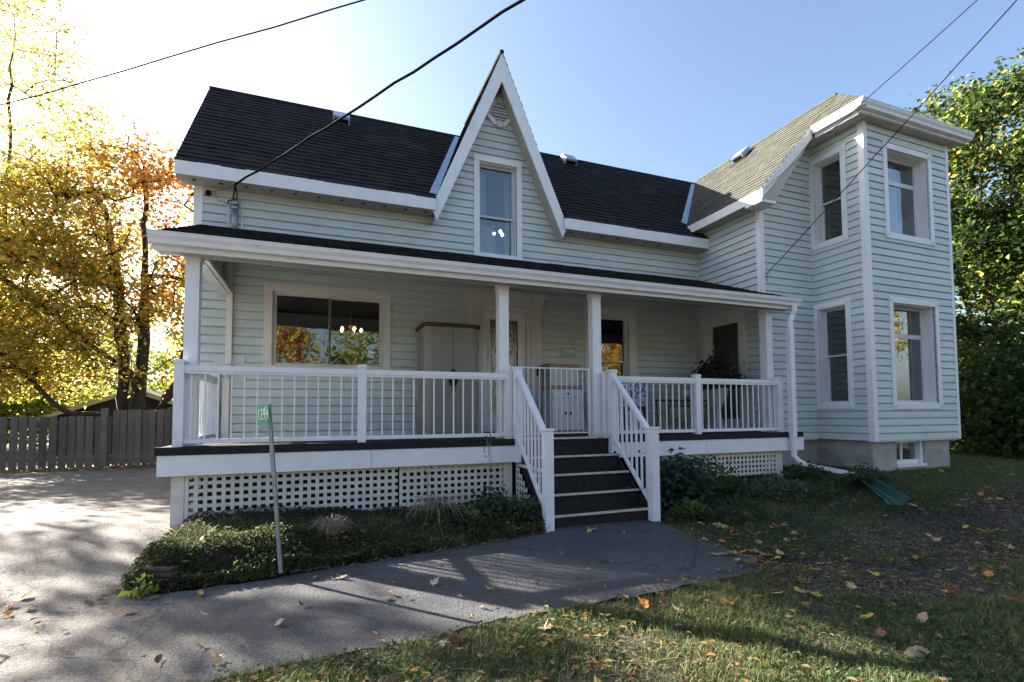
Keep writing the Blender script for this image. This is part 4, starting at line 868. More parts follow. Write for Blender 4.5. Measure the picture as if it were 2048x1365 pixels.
def tree(name, label, loc, stems, crown, nt, nleaf, lsize, colf, seed, rtw=.010, bark='bark', spread=.3, group=None, trunk_r=None, limbs=None, droop=0, aspect=.75, hollow=.35):
    """stems: polylines relative to loc; crown: list of (centre, radii, weight) ellipsoids; twigs are joined to the nearest limb"""
    rng = np.random.default_rng(seed); root = thing(name, label, 'tree', loc, group=group)
    P = [np.array((0, 0, -.2))]; par = [-1]
    def add(path, start):
        k = start
        for q in path: P.append(np.array(q, float)); par.append(k); k = len(P)-1
        return k
    cap_from = None
    for si, s in enumerate(stems):
        if si == 3: cap_from = len(P)
        pts_ = [np.array((0, 0, -.2))]+[np.array(q, float) for q in s]; path = []
        for a, b in zip(pts_, pts_[1:]):
            m = max(2, int(np.linalg.norm(b-a)/.45))
            for k in range(1, m+1): path.append(a+(b-a)*k/m+rng.normal(size=3)*.03)
        add(path, 0)
    tg = []; ws = np.array([c[2] for c in crown], float); ws /= ws.sum()
    for c, rr, wt in crown:
        m = max(1, int(nt*wt/sum(x[2] for x in crown))); d = rng.normal(size=(m, 3)); d /= np.linalg.norm(d, axis=1)[:, None]; rd = (hollow+(1-hollow)*rng.random((m, 1)))**.6
        tg.append(np.array(c)+d*rd*np.array(rr))
    tg = np.concatenate(tg); PA = np.array(P); d0 = np.array([np.min(np.linalg.norm(PA-t, axis=1)) for t in tg]); tg = tg[np.argsort(d0)]
    ends = []
    for t in tg:
        PA = np.array(P); v_ = t-PA; ds_ = np.linalg.norm(v_, axis=1); cost = ds_+.5*np.maximum(0, PA[:, 2]-t[2]+.2); cost[0] += 5
        j = int(np.argmin(cost)); a = PA[j]; L_ = ds_[j]; m = max(1, int(L_/.35)); path = []
        bow = rng.normal(size=3)*.10*L_; bow[2] += .10*L_-droop*L_
        for k in range(1, m+1): s = k/m; path.append(a+(t-a)*s+bow*math.sin(math.pi*s)*.7)
        ends.append(add(path, j))
    P = np.array(P); par = np.array(par); n = len(P); cnt = np.zeros(n)
    ischild = np.zeros(n, bool); ischild[par[par >= 0]] = True; cnt[~ischild] = 1
    for i in range(n-1, 0, -1): cnt[par[i]] += cnt[i]
    R_ = rtw*np.power(np.maximum(cnt, 1), .58 if trunk_r else .46)
    if trunk_r: R_ = np.minimum(R_*trunk_r/R_[1:].max(), trunk_r)
    if trunk_r and cap_from: R_[cap_from:] = np.minimum(R_[cap_from:], .062)
    R_ = np.maximum(R_, .004)
    main = {}
    for i in range(1, n):
        p = par[i]
        if p not in main or cnt[i] > cnt[main[p]]: main[p] = i
    V_, F_ = [], []; ring = {}
    def mk(i, pos, dirv, r_, ns):
        a = np.array([0, 0, 1.]) if abs(dirv[2]) < .9 else np.array([1., 0, 0]); a = a-dirv*(a@dirv); a /= np.linalg.norm(a); b = np.cross(dirv, a); k = len(V_)
        for q in range(ns): g = 2*math.pi*q/ns; V_.append(pos+(a*math.cos(g)+b*math.sin(g))*r_)
        return k
    for i in range(1, n):
        p = par[i]; dv = P[i]-P[p]; ln = np.linalg.norm(dv)
        if ln < 1e-5: continue
        dv /= ln; ns = 8 if R_[i] > .04 else (5 if R_[i] > .012 else 3)
        if main.get(p) == i and (p, ns) in ring and p != 0: k0 = ring[(p, ns)]
        else: k0 = mk(p, P[p], dv, min(R_[p], R_[i]*1.25), ns)
        k1_ = mk(i, P[i], dv, R_[i], ns); ring[(i, ns)] = k1_
        for q in range(ns): q2 = (q+1) % ns; F_.append((k0+q, k0+q2, k1_+q2, k1_+q))
    link('trunk', np_mesh('trunk', np.array(V_), np.array(F_), bark, smooth=True), root)
    # leaves in clumps round the twig ends and the last stretch of each twig
    e = np.array(ends); up1 = par[e]; up2 = par[np.maximum(up1, 0)]
    pick = rng.integers(0, len(e), nleaf); tt = rng.random((nleaf, 1)); wch = rng.random(nleaf)
    base = np.where((wch < .55)[:, None], P[e[pick]], np.where((wch < .85)[:, None], P[e[pick]]*(1-tt)+P[up1[pick]]*tt, P[up1[pick]]*(1-tt)+P[np.maximum(up2[pick], 0)]*tt))
    C_ = base+rng.normal(size=(nleaf, 3))*spread*np.array([1, 1, .7])
    keep = C_[:, 2] > .3; C_ = C_[keep]; sz = lsize*rng.uniform(.6, 1.25, len(C_)); V2, F2 = leaf_arrays(C_, sz, rng, .25, aspect)
    cl = colf(C_, rng); clump = 1+.22*np.sin(C_[:, 0]*2.1+seed)*np.sin(C_[:, 1]*1.9)*np.sin(C_[:, 2]*2.3+1); cl = np.clip(cl*clump[:, None], .004, .95)
    link('crown', np_mesh('crown', V2, F2, 'leaf', np.repeat(cl, 4, 0)), root); return root
ORANGE = [(.68, .22, .04), (.66, .32, .055), (.55, .16, .04), (.70, .42, .07)]; YELLOW = [(.68, .50, .085), (.64, .44, .07), (.70, .56, .14), (.56, .44, .075)]
GREENY = [(.15, .22, .03), (.22, .27, .04), (.11, .17, .025), (.30, .32, .05)]; DKGREEN = [(.038, .072, .020), (.052, .088, .024), (.030, .058, .016), (.080, .110, .028)]; YG = [(.44, .44, .085), (.36, .39, .07), (.53, .48, .095), (.27, .32, .06)]
def maple_col(C_, rng):
    n = len(C_); t = np.clip((C_[:, 2]-4.2)/3.2+.16*rng.normal(size=n)+.25*np.sin(C_[:, 0]*1.3+C_[:, 1]), 0, 1)
    o = palette_mix(ORANGE, n, rng); y = palette_mix(YELLOW, n, rng); g = palette_mix(GREENY+YG, n, rng); u = rng.random(n)
    po = np.clip(.55+.30*(C_[:, 0]+.3), .12, .88); up = np.where((u < po)[:, None], o, y); lo = np.where((u < .62)[:, None], y, g); lo = np.where((u > .93)[:, None], o, lo)
    return np.where((rng.random(n) < t)[:, None], up, lo)
tree('maple_tree', 'orange and yellow multi-stemmed maple tree behind the board fence', (-4.95, 17.2, 0),
     [[(-.25, 0, 1.5), (-.35, .1, 4.2), (-.9, .3, 7.4)], [(.1, 0, 1.4), (.15, .1, 3.6), (.1, 0, 8.4)], [(.55, -.1, 1.4), (1.05, 0, 2.4), (1.25, .1, 3.6), (1.9, .3, 7.2)], [(-.4, -.3, 1.45), (-1.2, -.5, 1.42), (-1.6, -.6, 1.75), (-2.05, -.6, 2.4), (-2.85, -.7, 3.2), (-3.8, -.8, 4.2)], [(.6, .2, 1.5), (2.4, .2, 2.2), (3.6, 0, 3.4)], [(0, -.2, 2.6), (-1.6, -.5, 4.0), (-3.2, -.8, 5.4)]],
     [((0, 0, 6.6), (3.0, 2.4, 2.9), 3.2), ((-2.6, -.3, 4.6), (2.4, 2.0, 2.2), 1.9), ((2.0, .2, 4.8), (2.0, 2.0, 2.6), 1.3), ((-1.0, -.4, 3.4), (3.6, 1.8, 1.3), .7), ((-4.4, -.6, 3.2), (1.8, 1.4, 1.5), .7)],
     620, 27000, .13, maple_col, 11, rtw=.011, spread=.27, bark='bark_dark', trunk_r=.17)
tree('locust_tree', 'yellow fine-leaved locust tree behind the fence at the left edge', (-8.5, 17.8, 0),
     [[(.2, 0, 2.5), (.3, -.2, 5), (.5, -.4, 12.5)], [(.2, 0, 2.6), (1.0, -.4, 5.2), (1.9, -.6, 8.6)], [(-.1, 0, 2.4), (-.8, .3, 5.5), (-1, .5, 9)], [(.3, -.2, 3.0), (1.2, -.8, 4.2), (2.2, -1.0, 5.0)]],
     [((.6, -.4, 9.6), (2.4, 2.0, 4.2), 2.8), ((1.5, -.7, 5.8), (1.9, 1.7, 2.6), 2.4), ((1.3, -.8, 3.4), (1.9, 1.6, 1.6), 1.2), ((-.6, 0, 7), (2, 2, 3), 1)],
     560, 34000, .125, lambda C_, rng: palette_mix(YELLOW+YELLOW+YG, len(C_), rng, .3)*.92, 12, rtw=.009, spread=.28, droop=.05, aspect=.45)
tree('added_shade_tree', 'unseen thin-leaved yellow tree added beyond the left picture edge to shade the driveway', (-12.6, 15.2, 0), [[(0, 0, 3), (.3, 0, 9)]], [((0, 0, 6.8), (2.6, 2.6, 3.0), 1)], 70, 5200, .16, lambda C_, rng: palette_mix(YELLOW+YG, len(C_), rng), 16, spread=.30)  # out-of-view tree added to break up sunlight on driveway and lawn
bgp = [(-13, 27, 7.5, 3.4, YG+YELLOW), (-9.0, 30, 5.8, 3.0, YG+GREENY), (-5.6, 33, 6.6, 3.2, YG), (-16, 21, 8.2, 3.2, YELLOW+YG), (-11.2, 24, 4.6, 2.4, GREENY+YG), (-2.0, 29, 6.0, 3.0, YG+YELLOW)]
bl = ['tall yellow-green tree far behind the fence, second from the left edge', 'rounded yellow-green tree far behind the fence, left of the garage roof', 'pale yellow-green tree seen above the garage roof', 'tall yellow tree at the left edge behind the fence', 'low green tree behind the left part of the fence', 'yellow-green tree mostly hidden behind the house corner']
for i, (x, y, h_, r_, pal) in enumerate(bgp):
    tree('background_tree', bl[i], (x, y, 0), [[(0, 0, h_*.3), (.2, 0, h_*.7), (0, 0, h_*.9)]], [((0, 0, h_*.58), (r_, r_, h_*.40), 1), ((0, 0, h_*.28), (r_*1.1, r_, h_*.22), .6)], 130, 7500, .20, lambda C_, rng, pal=pal: palette_mix(pal, len(C_), rng), 40+i, rtw=.012, spread=.38, group='trees beyond the fence')
def right_col(C_, rng):
    n = len(C_); t = rng.random(n)+.12*np.sin(C_[:, 2]*1.7)+.08*(C_[:, 2]-5)/4; return np.where((t > .97)[:, None], palette_mix(YG+YELLOW[:1], n, rng), palette_mix(DKGREEN+DKGREEN+GREENY[:1], n, rng))
tree('maple_tree', 'tall dark green maple tree turning yellow beside the right wing', (19.6, 9.0, .3), [[(0, 0, 3), (-.4, .1, 6.5), (-.2, 0, 10.5)], [(.2, 0, 2.6), (1.6, -.3, 6), (2.4, -.5, 9)], [(-.1, 0, 2.5), (-1.6, .2, 5), (-2.2, .4, 8)]],
     [((0, 0, 8.2), (3.4, 3.0, 3.7), 2.6), ((-1.0, 0, 4.6), (3.0, 2.4, 2.4), 1.6), ((2.4, -.6, 7), (2.6, 2.4, 3.4), 1)], 520, 48000, .155, right_col, 14, rtw=.012, spread=.30, bark='bark_dark')
tree('maple_tree', 'yellow-tinged maple tree behind the right wing corner', (23.0, 14.5, .3), [[(0, 0, 3), (0, 0, 9)]], [((0, 0, 6.8), (3.6, 3.2, 3.6), 2), ((0, 0, 3.2), (3.4, 3, 2), 1)], 220, 14000, .21, lambda C_, rng: palette_mix(YG+YELLOW+GREENY, len(C_), rng), 15, spread=.36)
def bush(name, label, loc, rr, n, ls, pal, seed, group=None, nst=9, flat=.2, aspect=.7, hollow=.55, cat='shrub'):
    rng = np.random.default_rng(seed); root = thing(name, label, cat, loc, group=group); d = rng.normal(size=(nst*5, 3)); d[:, 2] = np.abs(d[:, 2]); d /= np.linalg.norm(d, axis=1)[:, None]
    tips = d*np.array(rr)*(hollow+(1-hollow)*rng.random((len(d), 1))); S = MB()
    for t in tips[:nst*2]: S.tube([(t[0]*.1, t[1]*.1, -.05), (t[0]*.5, t[1]*.5, t[2]*.65), tuple(t)], [max(.003, rr[2]*.012), max(.002, rr[2]*.008), .002], 4, False)
    S.build('stem', 'bark_dark' if rr[2] > .6 else 'straw', root)
    C_ = tips[rng.integers(0, len(tips), n)]+rng.normal(size=(n, 3))*np.array(rr)*.20; C_[:, 2] = np.abs(C_[:, 2]); V2, F2 = leaf_arrays(C_, ls*rng.uniform(.55, 1.25, n), rng, flat, aspect)
    link('foliage', np_mesh('foliage', V2, F2, 'leaf', np.repeat(palette_mix(pal, n, rng, .35), 4, 0)), root); return root
for i, (x, y, rx, rz_, lb, pal) in enumerate([(16.4, 7.2, 1.9, 2.6, 'dark leafy shrub at the lawn edge right of the bay', DKGREEN), (18.6, 6.6, 1.9, 3.0, 'tall dark maple shrub at the far right lawn edge', DKGREEN+GREENY[:1]), (20.8, 7.4, 2.0, 2.6, 'dark shrub at the right picture edge under the maple', DKGREEN), (17.2, 9.4, 2.1, 3.4, 'yellow-green shrub behind the dark shrubs right of the bay', DKGREEN+YG[:2])]):
    bush('lawn_shrub', lb, (x, y, .25), (rx, rx*.85, rz_), 7000, .17, pal, 60+i, group='shrubs along the right lawn edge')
# trees across the street, mirrored in the window panes
for i, (x, y, h_, r_, pal) in enumerate([(-4, -20, 9, 4, YG+ORANGE), (5, -22, 11, 4.5, GREENY+YG), (15, -19, 9, 4, YELLOW+GREENY), (25, -17, 10, 4.2, ORANGE+YG), (34, -12, 11, 4.5, GREENY+YELLOW), (-14, -19, 10, 4.2, GREENY+YG)]):
    tree('street_tree', ['orange-green', 'tall green', 'yellow-green', 'orange', 'far right green', 'far left green'][i]+' tree across the street mirrored in the window panes', (x, y, 0), [[(0, 0, h_*.3), (.2, 0, h_*.9)]], [((0, 0, h_*.6), (r_, r_, h_*.38), 1)], 110, 7000, .30, lambda C_, rng, pal=pal: palette_mix(pal, len(C_), rng), 80+i, spread=.5, group='trees across the street')
# ---- front bed: raised soil and ground cover
BED = [(-1.48, 4.92), (-1.15, 4.83), (-.5, 4.93), (.29, 5.13), (1.6, 5.45), (2.62, 5.66), (2.62, 6.79), (-1.45, 6.79), (-1.48, 6.3)]
def bed_h(x, y):
    x = np.asarray(x, float); y = np.asarray(y, float); fr = 4.86+np.clip(x+1.2, 0, 9)*.21
    e = smooth01((y-fr)/.30)*smooth01((x+1.50)/.20); left = .16*np.exp(-((x+.9)/.6)**2)*np.exp(-((y-5.3)/.4)**2)
    return gz(x, y)+.02+e*(.11+left*.6)+e*.03*noise2(x, y, 4, 8)
gxs = np.arange(-1.75, 2.72, .07); gys = np.arange(4.75, 6.80, .07); PX, PY = np.meshgrid(gxs, gys); m_ = inpoly(BED, PX, PY)
idx = -np.ones(PX.shape, int); ii = np.zeros(PX.shape, bool); c = m_[:-1, :-1] & m_[1:, :-1] & m_[:-1, 1:] & m_[1:, 1:]
for a, b in ((0, 0), (0, 1), (1, 0), (1, 1)): ii[a:ii.shape[0]-1+a, b:ii.shape[1]-1+b] |= c
idx[ii] = np.arange(ii.sum()); V = np.stack([PX[ii], PY[ii], bed_h(PX[ii], PY[ii])], -1)
F = np.stack([idx[:-1, :-1][c], idx[:-1, 1:][c], idx[1:, 1:][c], idx[1:, :-1][c]], -1); tag(link('flower_bed', np_mesh('flower_bed', V, F, 'bedsoil', smooth=True)), kind='structure')
def scatter_poly(poly, n, rng):
    P_ = np.array(poly); a, b = P_.min(0), P_.max(0); q = rng.random((int(n*2.5), 2))*(b-a)+a; q = q[inpoly(poly, q[:, 0], q[:, 1])]; return q[:n]
GC = [(.055, .085, .034), (.075, .105, .042), (.042, .066, .028), (.105, .12, .055), (.095, .085, .05)]; LITE = [(.16, .20, .05), (.12, .16, .045), (.20, .21, .07)]
def ground_cover(name, label, poly, n, hf, hgt, ls, pal, seed, dens=None, flat=.3, aspect=.5):
    rng = np.random.default_rng(seed); q = scatter_poly(poly, n, rng)
    if dens is not None: q = q[rng.random(len(q)) < dens(q[:, 0], q[:, 1])]
    z = hf(q[:, 0], q[:, 1]); top = hgt*np.clip(.6+.5*noise2(q[:, 0], q[:, 1], 5, seed), .15, 1.2); C_ = np.stack([q[:, 0], q[:, 1], z+top*rng.random(len(q))**.7], -1)
    V2, F2 = leaf_arrays(C_, ls*rng.uniform(.5, 1.3, len(C_)), rng, flat, aspect); cl = palette_mix(pal, len(C_), rng, .4)*(1+.25*noise2(C_[:, 0], C_[:, 1], 3, seed+1))[:, None]
    return tag(link(name, np_mesh(name, V2, F2, 'leaf', np.repeat(np.clip(cl, .006, .9), 4, 0))), label, 'plants', kind='stuff')
FRONT = [(-1.47, 4.90), (-1.15, 4.82), (-.5, 4.90), (.29, 5.10), (1.6, 5.42), (2.62, 5.62), (2.6, 6.35), (1.6, 6.15), (.4, 5.95), (-.9, 6.2), (-1.47, 6.0)]
ground_cover('ground_cover', 'low dark green creeping ground cover over the front bed', FRONT, 42000, bed_h, .20, .040, GC+GC+LITE[:1], 101, dens=lambda x, y: np.clip(.55+.8*noise2(x, y, 3.3, 7), .08, 1))
ground_cover('ground_cover', 'dry grey-brown stems and leaf litter at the foot of the lattice', [(-1.45, 6.2), (2.6, 6.2), (2.6, 6.78), (-1.45, 6.78)], 5000, bed_h, .08, .05, [(.13, .105, .075), (.09, .075, .05), (.18, .14, .09)]+GC[:1], 102, aspect=.25)
# right bed
RB = [(4.33, 5.6), (5.2, 5.05), (6.4, 5.1), (7.4, 5.35), (7.95, 5.75), (7.85, 6.75), (4.33, 6.75)]
rb_h = lambda x, y: gz(x, y)+.01
ground_cover('ground_cover', 'mixed low plants spreading in the bed right of the steps', RB, 24000, rb_h, .20, .05, GC+[(.10, .16, .06), (.15, .18, .075), (.13, .17, .09), (.16, .13, .08)], 103, dens=lambda x, y: np.clip(.6+.8*noise2(x, y, 3, 9), .05, 1))
def stems(name, label, loc, n, hgt, spread, seed, m='straw', heads=None, arch=.5, r=.004):
    rg = random.Random(seed); o = thing(name, label, 'plant', loc); S = MB(); H = MB()
    for k in range(n):
        a = rg.uniform(0, 6.28); L_ = hgt*rg.uniform(.6, 1.15); d = spread*rg.uniform(.3, 1); c, s = math.cos(a), math.sin(a)
        pts_ = [(c*.04, s*.04, 0), (c*d*.35, s*d*.35, L_*.75), (c*d*.75, s*d*.75, L_*(1-arch*.2)), (c*d*1.15, s*d*1.15, L_*(1-arch))]; S.tube(pts_, [r, r*.9, r*.7, r*.4], 4, False)
        if heads:
            for q in range(5): H.lathe([(.003, -.012), (.013, 0), (.003, .012)], (pts_[-1][0]+rg.uniform(-.05, .05), pts_[-1][1]+rg.uniform(-.05, .05), pts_[-1][2]-q*.05+rg.uniform(-.02, .02)), 5)
    S.build('stem', m, o)
    if heads: H.build('seed_head', heads, o)
    return o
zb = lambda x, y: float(bed_h(x, y))
stems('dry_perennial', 'arching clump of dry tan stems before the lattice centre', (1.35, 6.05, zb(1.35, 6.05)), 90, .34, .50, 1, arch=.75)
stems('dry_perennial', 'fallen tan flower stems at the corner beside the steps', (2.35, 6.3, zb(2.35, 6.3)), 40, .26, .42, 2, arch=.85)
stems('dry_perennial', 'grey twiggy clump behind the address sign post', (.12, 5.45, zb(.12, 5.45)), 110, .24, .22, 3, arch=.35)
stems('seed_stalk', 'thin dry flower stalk with dark seed heads before the middle lattice', (1.28, 6.35, zb(1.28, 6.35)), 2, .92, .14, 4, heads='darkmetal', arch=.05, r=.004)
stems('seed_stalk', 'pair of tall dark seed stalks crossing the white fascia near the steps', (2.12, 6.3, zb(2.12, 6.3)), 3, 1.0, .2, 5, heads='darkmetal', arch=.02, r=.004)
bush('bed_plant', 'broad-leaved green plant in front of the right end of the left lattice', (2.05, 6.05, zb(2.05, 6.05)), (.34, .28, .34), 500, .085, [(.07, .12, .05), (.10, .15, .05), (.06, .09, .045)], 111, cat='plant')
bush('bed_plant', 'yellow-green seedling among the dry stems of the bed', (1.72, 5.85, zb(1.72, 5.85)), (.14, .12, .20), 90, .08, [(.26, .30, .06), (.18, .24, .05)], 112, cat='plant')
bush('bed_plant', 'grey-green leafy plant at the foot of the left handrail', (2.42, 5.95, zb(2.42, 5.95)), (.26, .26, .24), 300, .08, [(.08, .12, .07), (.11, .14, .08)], 113, cat='plant')
bush('peony_shrub', 'large dark blue-green leafy shrub just right of the steps', (4.95, 6.15, .08), (.62, .50, .62), 1900, .11, [(.055, .100, .066), (.070, .122, .078), (.095, .140, .105), (.045, .082, .05)], 114, flat=.4)
bush('bed_plant', 'small bright green rosette at the foot of the right handrail', (4.72, 5.55, .03), (.2, .2, .16), 130, .13, [(.12, .20, .04), (.16, .22, .05)], 115, aspect=.3, cat='plant')
bush('bed_plant', 'mid-green leafy plant climbing the right lattice', (5.9, 6.45, .15), (.5, .28, .44), 700, .09, [(.09, .15, .05), (.13, .18, .065)], 116, cat='plant')
bush('bed_plant', 'low grey-green plant in the middle of the right bed', (6.5, 5.7, .15), (.5, .36, .26), 700, .07, [(.12, .16, .085), (.10, .13, .07), (.15, .18, .10)], 117, cat='plant')
bush('bed_plant', 'bushy dark plant beside the end of the white extension pipe', (8.12, 5.45, .24), (.42, .30, .24), 800, .07, [(.055, .09, .045), (.075, .115, .05)], 118, cat='plant')
bush('bed_plant', 'green plant by the downspout foot', (7.75, 6.2, .25), (.34, .3, .24), 500, .08, GC+[(.07, .11, .04)], 119, cat='plant')
bush('potted_plant', 'dark round leafy plant growing in the pale porch urn', (7.35, 7.78, DZ+.84), (.40, .40, .56), 2400, .085, [(.045, .06, .04), (.075, .06, .055), (.06, .085, .05)], 120, cat='plant')
bush('bed_plant', 'small light green sprig at the left foot of the bed', (-1.30, 4.80, .0), (.12, .10, .12), 40, .07, [(.30, .38, .08), (.22, .30, .06)], 121, cat='plant')
for i in range(5):
    x, y = -1.27+.012*i, 4.97-.006*i; a = 24+(i*7) % 11; L_ = .40-.03*i+(i % 2)*.05
    q = MB().box(-L_/2, L_/2, -.035, .035, 0, .034).build('edging_timber', 'fence_dark', None, Matrix.Translation((x, y, float(gz(x, y))+.015+i*.036)) @ Matrix.Rotation(rad(-a), 4, 'Z') @ Matrix.Rotation(rad((i % 3)-1), 4, 'Y'), bevel=.008); tag(q, ['lowest', 'second', 'middle', 'fourth', 'topmost'][i]+' of the stacked rotting timbers at the left end of the bed', 'timber', group='bed edging timbers')
# ---- lawn
SOIL = [(3.7, 3.75), (4.6, 3.9), (5.9, 4.3), (7.6, 4.55), (10.8, 4.5), (10, 3.2), (6.5, 2.55), (5.0, 2.35), (4.2, 2.55), (3.75, 3.0)]
def lawn_density(x, y):
    asph = inpoly(outl, x, y); soil = inpoly(SOIL, x, y); edge = .42*noise2(x, y, 2.6, 21)+.3*noise2(x, y, 6.5, 22)
    d = np.clip(.58+edge*1.15, .06, 1); d = np.where(soil, np.clip(.10+edge*.7, .0, .6), d)
    d = np.where(inpoly(BED, x, y) , 0, d); d = np.where(inpoly(RB, x, y), d*.45, d); return np.where(asph, 0, d)
def blades(name, label, region, n, h0, h1, wd, seed, dens=None, hf=None, pal=None, dryf=.16):
    rng = np.random.default_rng(seed); q = scatter_poly(region, n, rng); q = q[rng.random(len(q)) < (dens or lawn_density)(q[:, 0], q[:, 1])]; m = len(q)
    z = hf(q[:, 0], q[:, 1]) if hf else gz(q[:, 0], q[:, 1])-.02+.018*noise2(q[:, 0], q[:, 1], 2.2, 3); h = rng.uniform(h0, h1, m)*np.clip(.8+.55*noise2(q[:, 0], q[:, 1], 4, 5)+.35*noise2(q[:, 0], q[:, 1], 11, 6), .2, 2); h = np.maximum(h, .012); a = rng.uniform(0, 6.283, m); ln = rng.uniform(.15, 1.1, m)*h; b = rng.uniform(0, 6.283, m)
    B = np.stack([q[:, 0], q[:, 1], z], -1); s = np.stack([np.cos(a), np.sin(a), 0*a], -1)*wd*rng.uniform(.6, 1.4, (m, 1)); lean = np.stack([np.cos(b)*ln, np.sin(b)*ln, h], -1)
    mid = B+lean*np.array([.35, .35, .62]); tip = B+lean; V2 = np.stack([B-s, B+s, mid-s*.7, mid+s*.7, tip], 1).reshape(-1, 3); k = np.arange(m)*5
    F2 = np.stack([k, k+1, k+3, k, k+3, k+2, k+2, k+3, k+4], 1).reshape(-1, 3)
    dry = rng.random(m) < dryf+.16*noise2(q[:, 0], q[:, 1], 2.5, 14); c = palette_mix(pal or [(.085, .125, .04), (.11, .145, .048), (.065, .105, .036), (.15, .165, .06)], m, rng, .35); c[dry] = palette_mix([(.24, .20, .09), (.18, .15, .07)], int(dry.sum()), rng)
    return tag(link(name, np_mesh(name, V2, F2, 'grass', np.repeat(c, 5, 0))), label, 'grass', kind='stuff')
blades('grass', 'mown lawn grass in front of the path and bare soil', [(-1.3, 0.7), (6.0, 0.7), (9, 2.8), (7, 3.6), (-.9, 3.6)], 340000, .03, .085, .0026, 201)
blades('grass', 'lawn grass between the bare soil and the right bed', [(3.8, 3.3), (7, 3.2), (20, 2.5), (22, 8.5), (9, 8.0), (4.2, 5.9)], 260000, .035, .085, .0036, 202)
blades('bed_grass', 'coarse grass tufts and dry blades growing through the front bed', FRONT, 26000, .05, .17, .0026, 203, dens=lambda x, y: np.clip(.35+.9*noise2(x, y, 3.7, 61), .03, 1), hf=bed_h, pal=[(.07, .095, .035), (.09, .11, .045), (.055, .075, .03)], dryf=.42)
blades('bed_grass', 'coarse grass tufts and dry blades growing through the right bed', RB, 24000, .05, .16, .003, 204, dens=lambda x, y: np.clip(.45+.9*noise2(x, y, 3.1, 62), .03, 1), hf=rb_h, pal=[(.12, .17, .055), (.15, .19, .07), (.09, .13, .045)], dryf=.3)
def weeds(n, seed):
    rng = np.random.default_rng(seed); q = scatter_poly([(-1.0, 1.0), (6.5, 1.0), (9.5, 4.8), (3.8, 5.4), (-.8, 3.5)], n, rng); q = q[rng.random(len(q)) < .8*lawn_density(q[:, 0], q[:, 1])*np.clip(.35+1.1*noise2(q[:, 0], q[:, 1], 3.1, 31), 0, 1)]
    C_ = np.stack([q[:, 0], q[:, 1], gz(q[:, 0], q[:, 1])+.005+rng.random(len(q))*.035], -1); V2, F2 = leaf_arrays(C_, rng.uniform(.016, .046, len(C_)), rng, .6, .75)
    tag(link('clover', np_mesh('clover', V2, F2, 'leaf', np.repeat(palette_mix([(.07, .12, .05), (.09, .14, .055), (.055, .095, .04)], len(C_), rng, .3), 4, 0))), 'patches of clover and weeds in the lawn', 'weeds', kind='stuff')
weeds(80000, 205)
# ---- fallen leaves
def maple_leaf(seed, lobes=True):
    rg = random.Random(seed); pts_ = []
    if lobes:
        ang = [-90, -62, -28, -8, 18, 34, 58, 76, 90, 104, 122, 146, 162, 188, 208, 242]; rr = [.42, .30, .62, .44, .86, .52, .66, .60, 1.0, .60, .66, .52, .86, .44, .62, .30]
    else: ang = list(range(0, 360, 30)); rr = [.38, .48, .66, 1.0, .66, .48, .38, .46, .62, .95, .62, .46]
    for a, r_ in zip(ang, rr): r_ *= rg.uniform(.88, 1.1)*.5; x, y = r_*math.cos(rad(a)), r_*math.sin(rad(a)); pts_.append((x, y, .10*rg.uniform(-.3, 1)*(x*x+y*y)/.25*1.2+.05*math.sin(x*7+seed)))
    m = MB(); m.v = [(0, 0, .0)]+pts_; n = len(pts_); m.f = [(0, 1+k, 1+(k+1) % n) for k in range(n)]
    if lobes: b = len(m.v); m.v += [(-.012, -.2, .01), (.012, -.2, .01), (.03, -.62, .05)]; m.f.append((b, b+1, b+2))
    return m.mesh('fallen_leaf', 'fallen')
LM = [maple_leaf(k) for k in range(5)]+[maple_leaf(k, False) for k in range(10, 13)]
LC = {'yellow': (.55, .42, .07), 'orange': (.50, .20, .045), 'tan': (.42, .31, .18), 'brown': (.17, .095, .05), 'pale': (.52, .46, .33), 'dark red': (.16, .03, .022)}
def ground_at(x, y):
    if inpoly(BED, x, y): return float(bed_h(x, y))+.06
    if inpoly(outl, x, y): return float(gz(x, y))+.022
    return float(gz(x, y))+.02
rg = random.Random(77); placed = 0
zones = [('asphalt', [(-3.4, 2.6), (-.6, 3.2), (3.9, 3.6), (4.1, 5.6), (2.5, 5.55), (-1.2, 4.75), (-1.9, 5), (-4.5, 9), (-4.2, 4)], 78, ['yellow', 'tan', 'pale', 'tan', 'orange', 'brown'], (.08, .17)),
         ('lawn', [(-.9, 1.2), (4.3, 1.0), (6.2, 2.4), (3.5, 3.3), (-.6, 3.15)], 84, ['orange', 'tan', 'yellow', 'pale', 'brown', 'brown', 'dark red'], (.09, .17)),
         ('bare soil', SOIL, 60, ['tan', 'orange', 'brown', 'yellow', 'pale'], (.10, .18)),
         ('path edge', [(3.4, 3.45), (4.3, 3.6), (5.8, 4.6), (4.6, 5.4), (4.25, 5.2)], 52, ['tan', 'orange', 'brown', 'tan', 'yellow'], (.10, .18)),
         ('front bed', [(-1.5, 4.9), (.3, 5.15), (2.6, 5.7), (2.6, 6.0), (.3, 5.6), (-1.3, 5.5)], 36, ['orange', 'tan', 'brown', 'yellow', 'pale'], (.08, .13)),
         ('right lawn', [(5.5, 4.7), (12, 4.4), (13, 6), (9.5, 5.9), (7, 5.0)], 16, ['tan', 'orange', 'yellow'], (.10, .15))]
prep = {'asphalt': 'lying on the grey asphalt', 'lawn': 'lying in the front lawn grass', 'bare soil': 'lying on the bare soil', 'path edge': 'beside the asphalt near the steps', 'front bed': 'lying on the plants of the front bed', 'right lawn': 'lying on the lawn below the bay'}
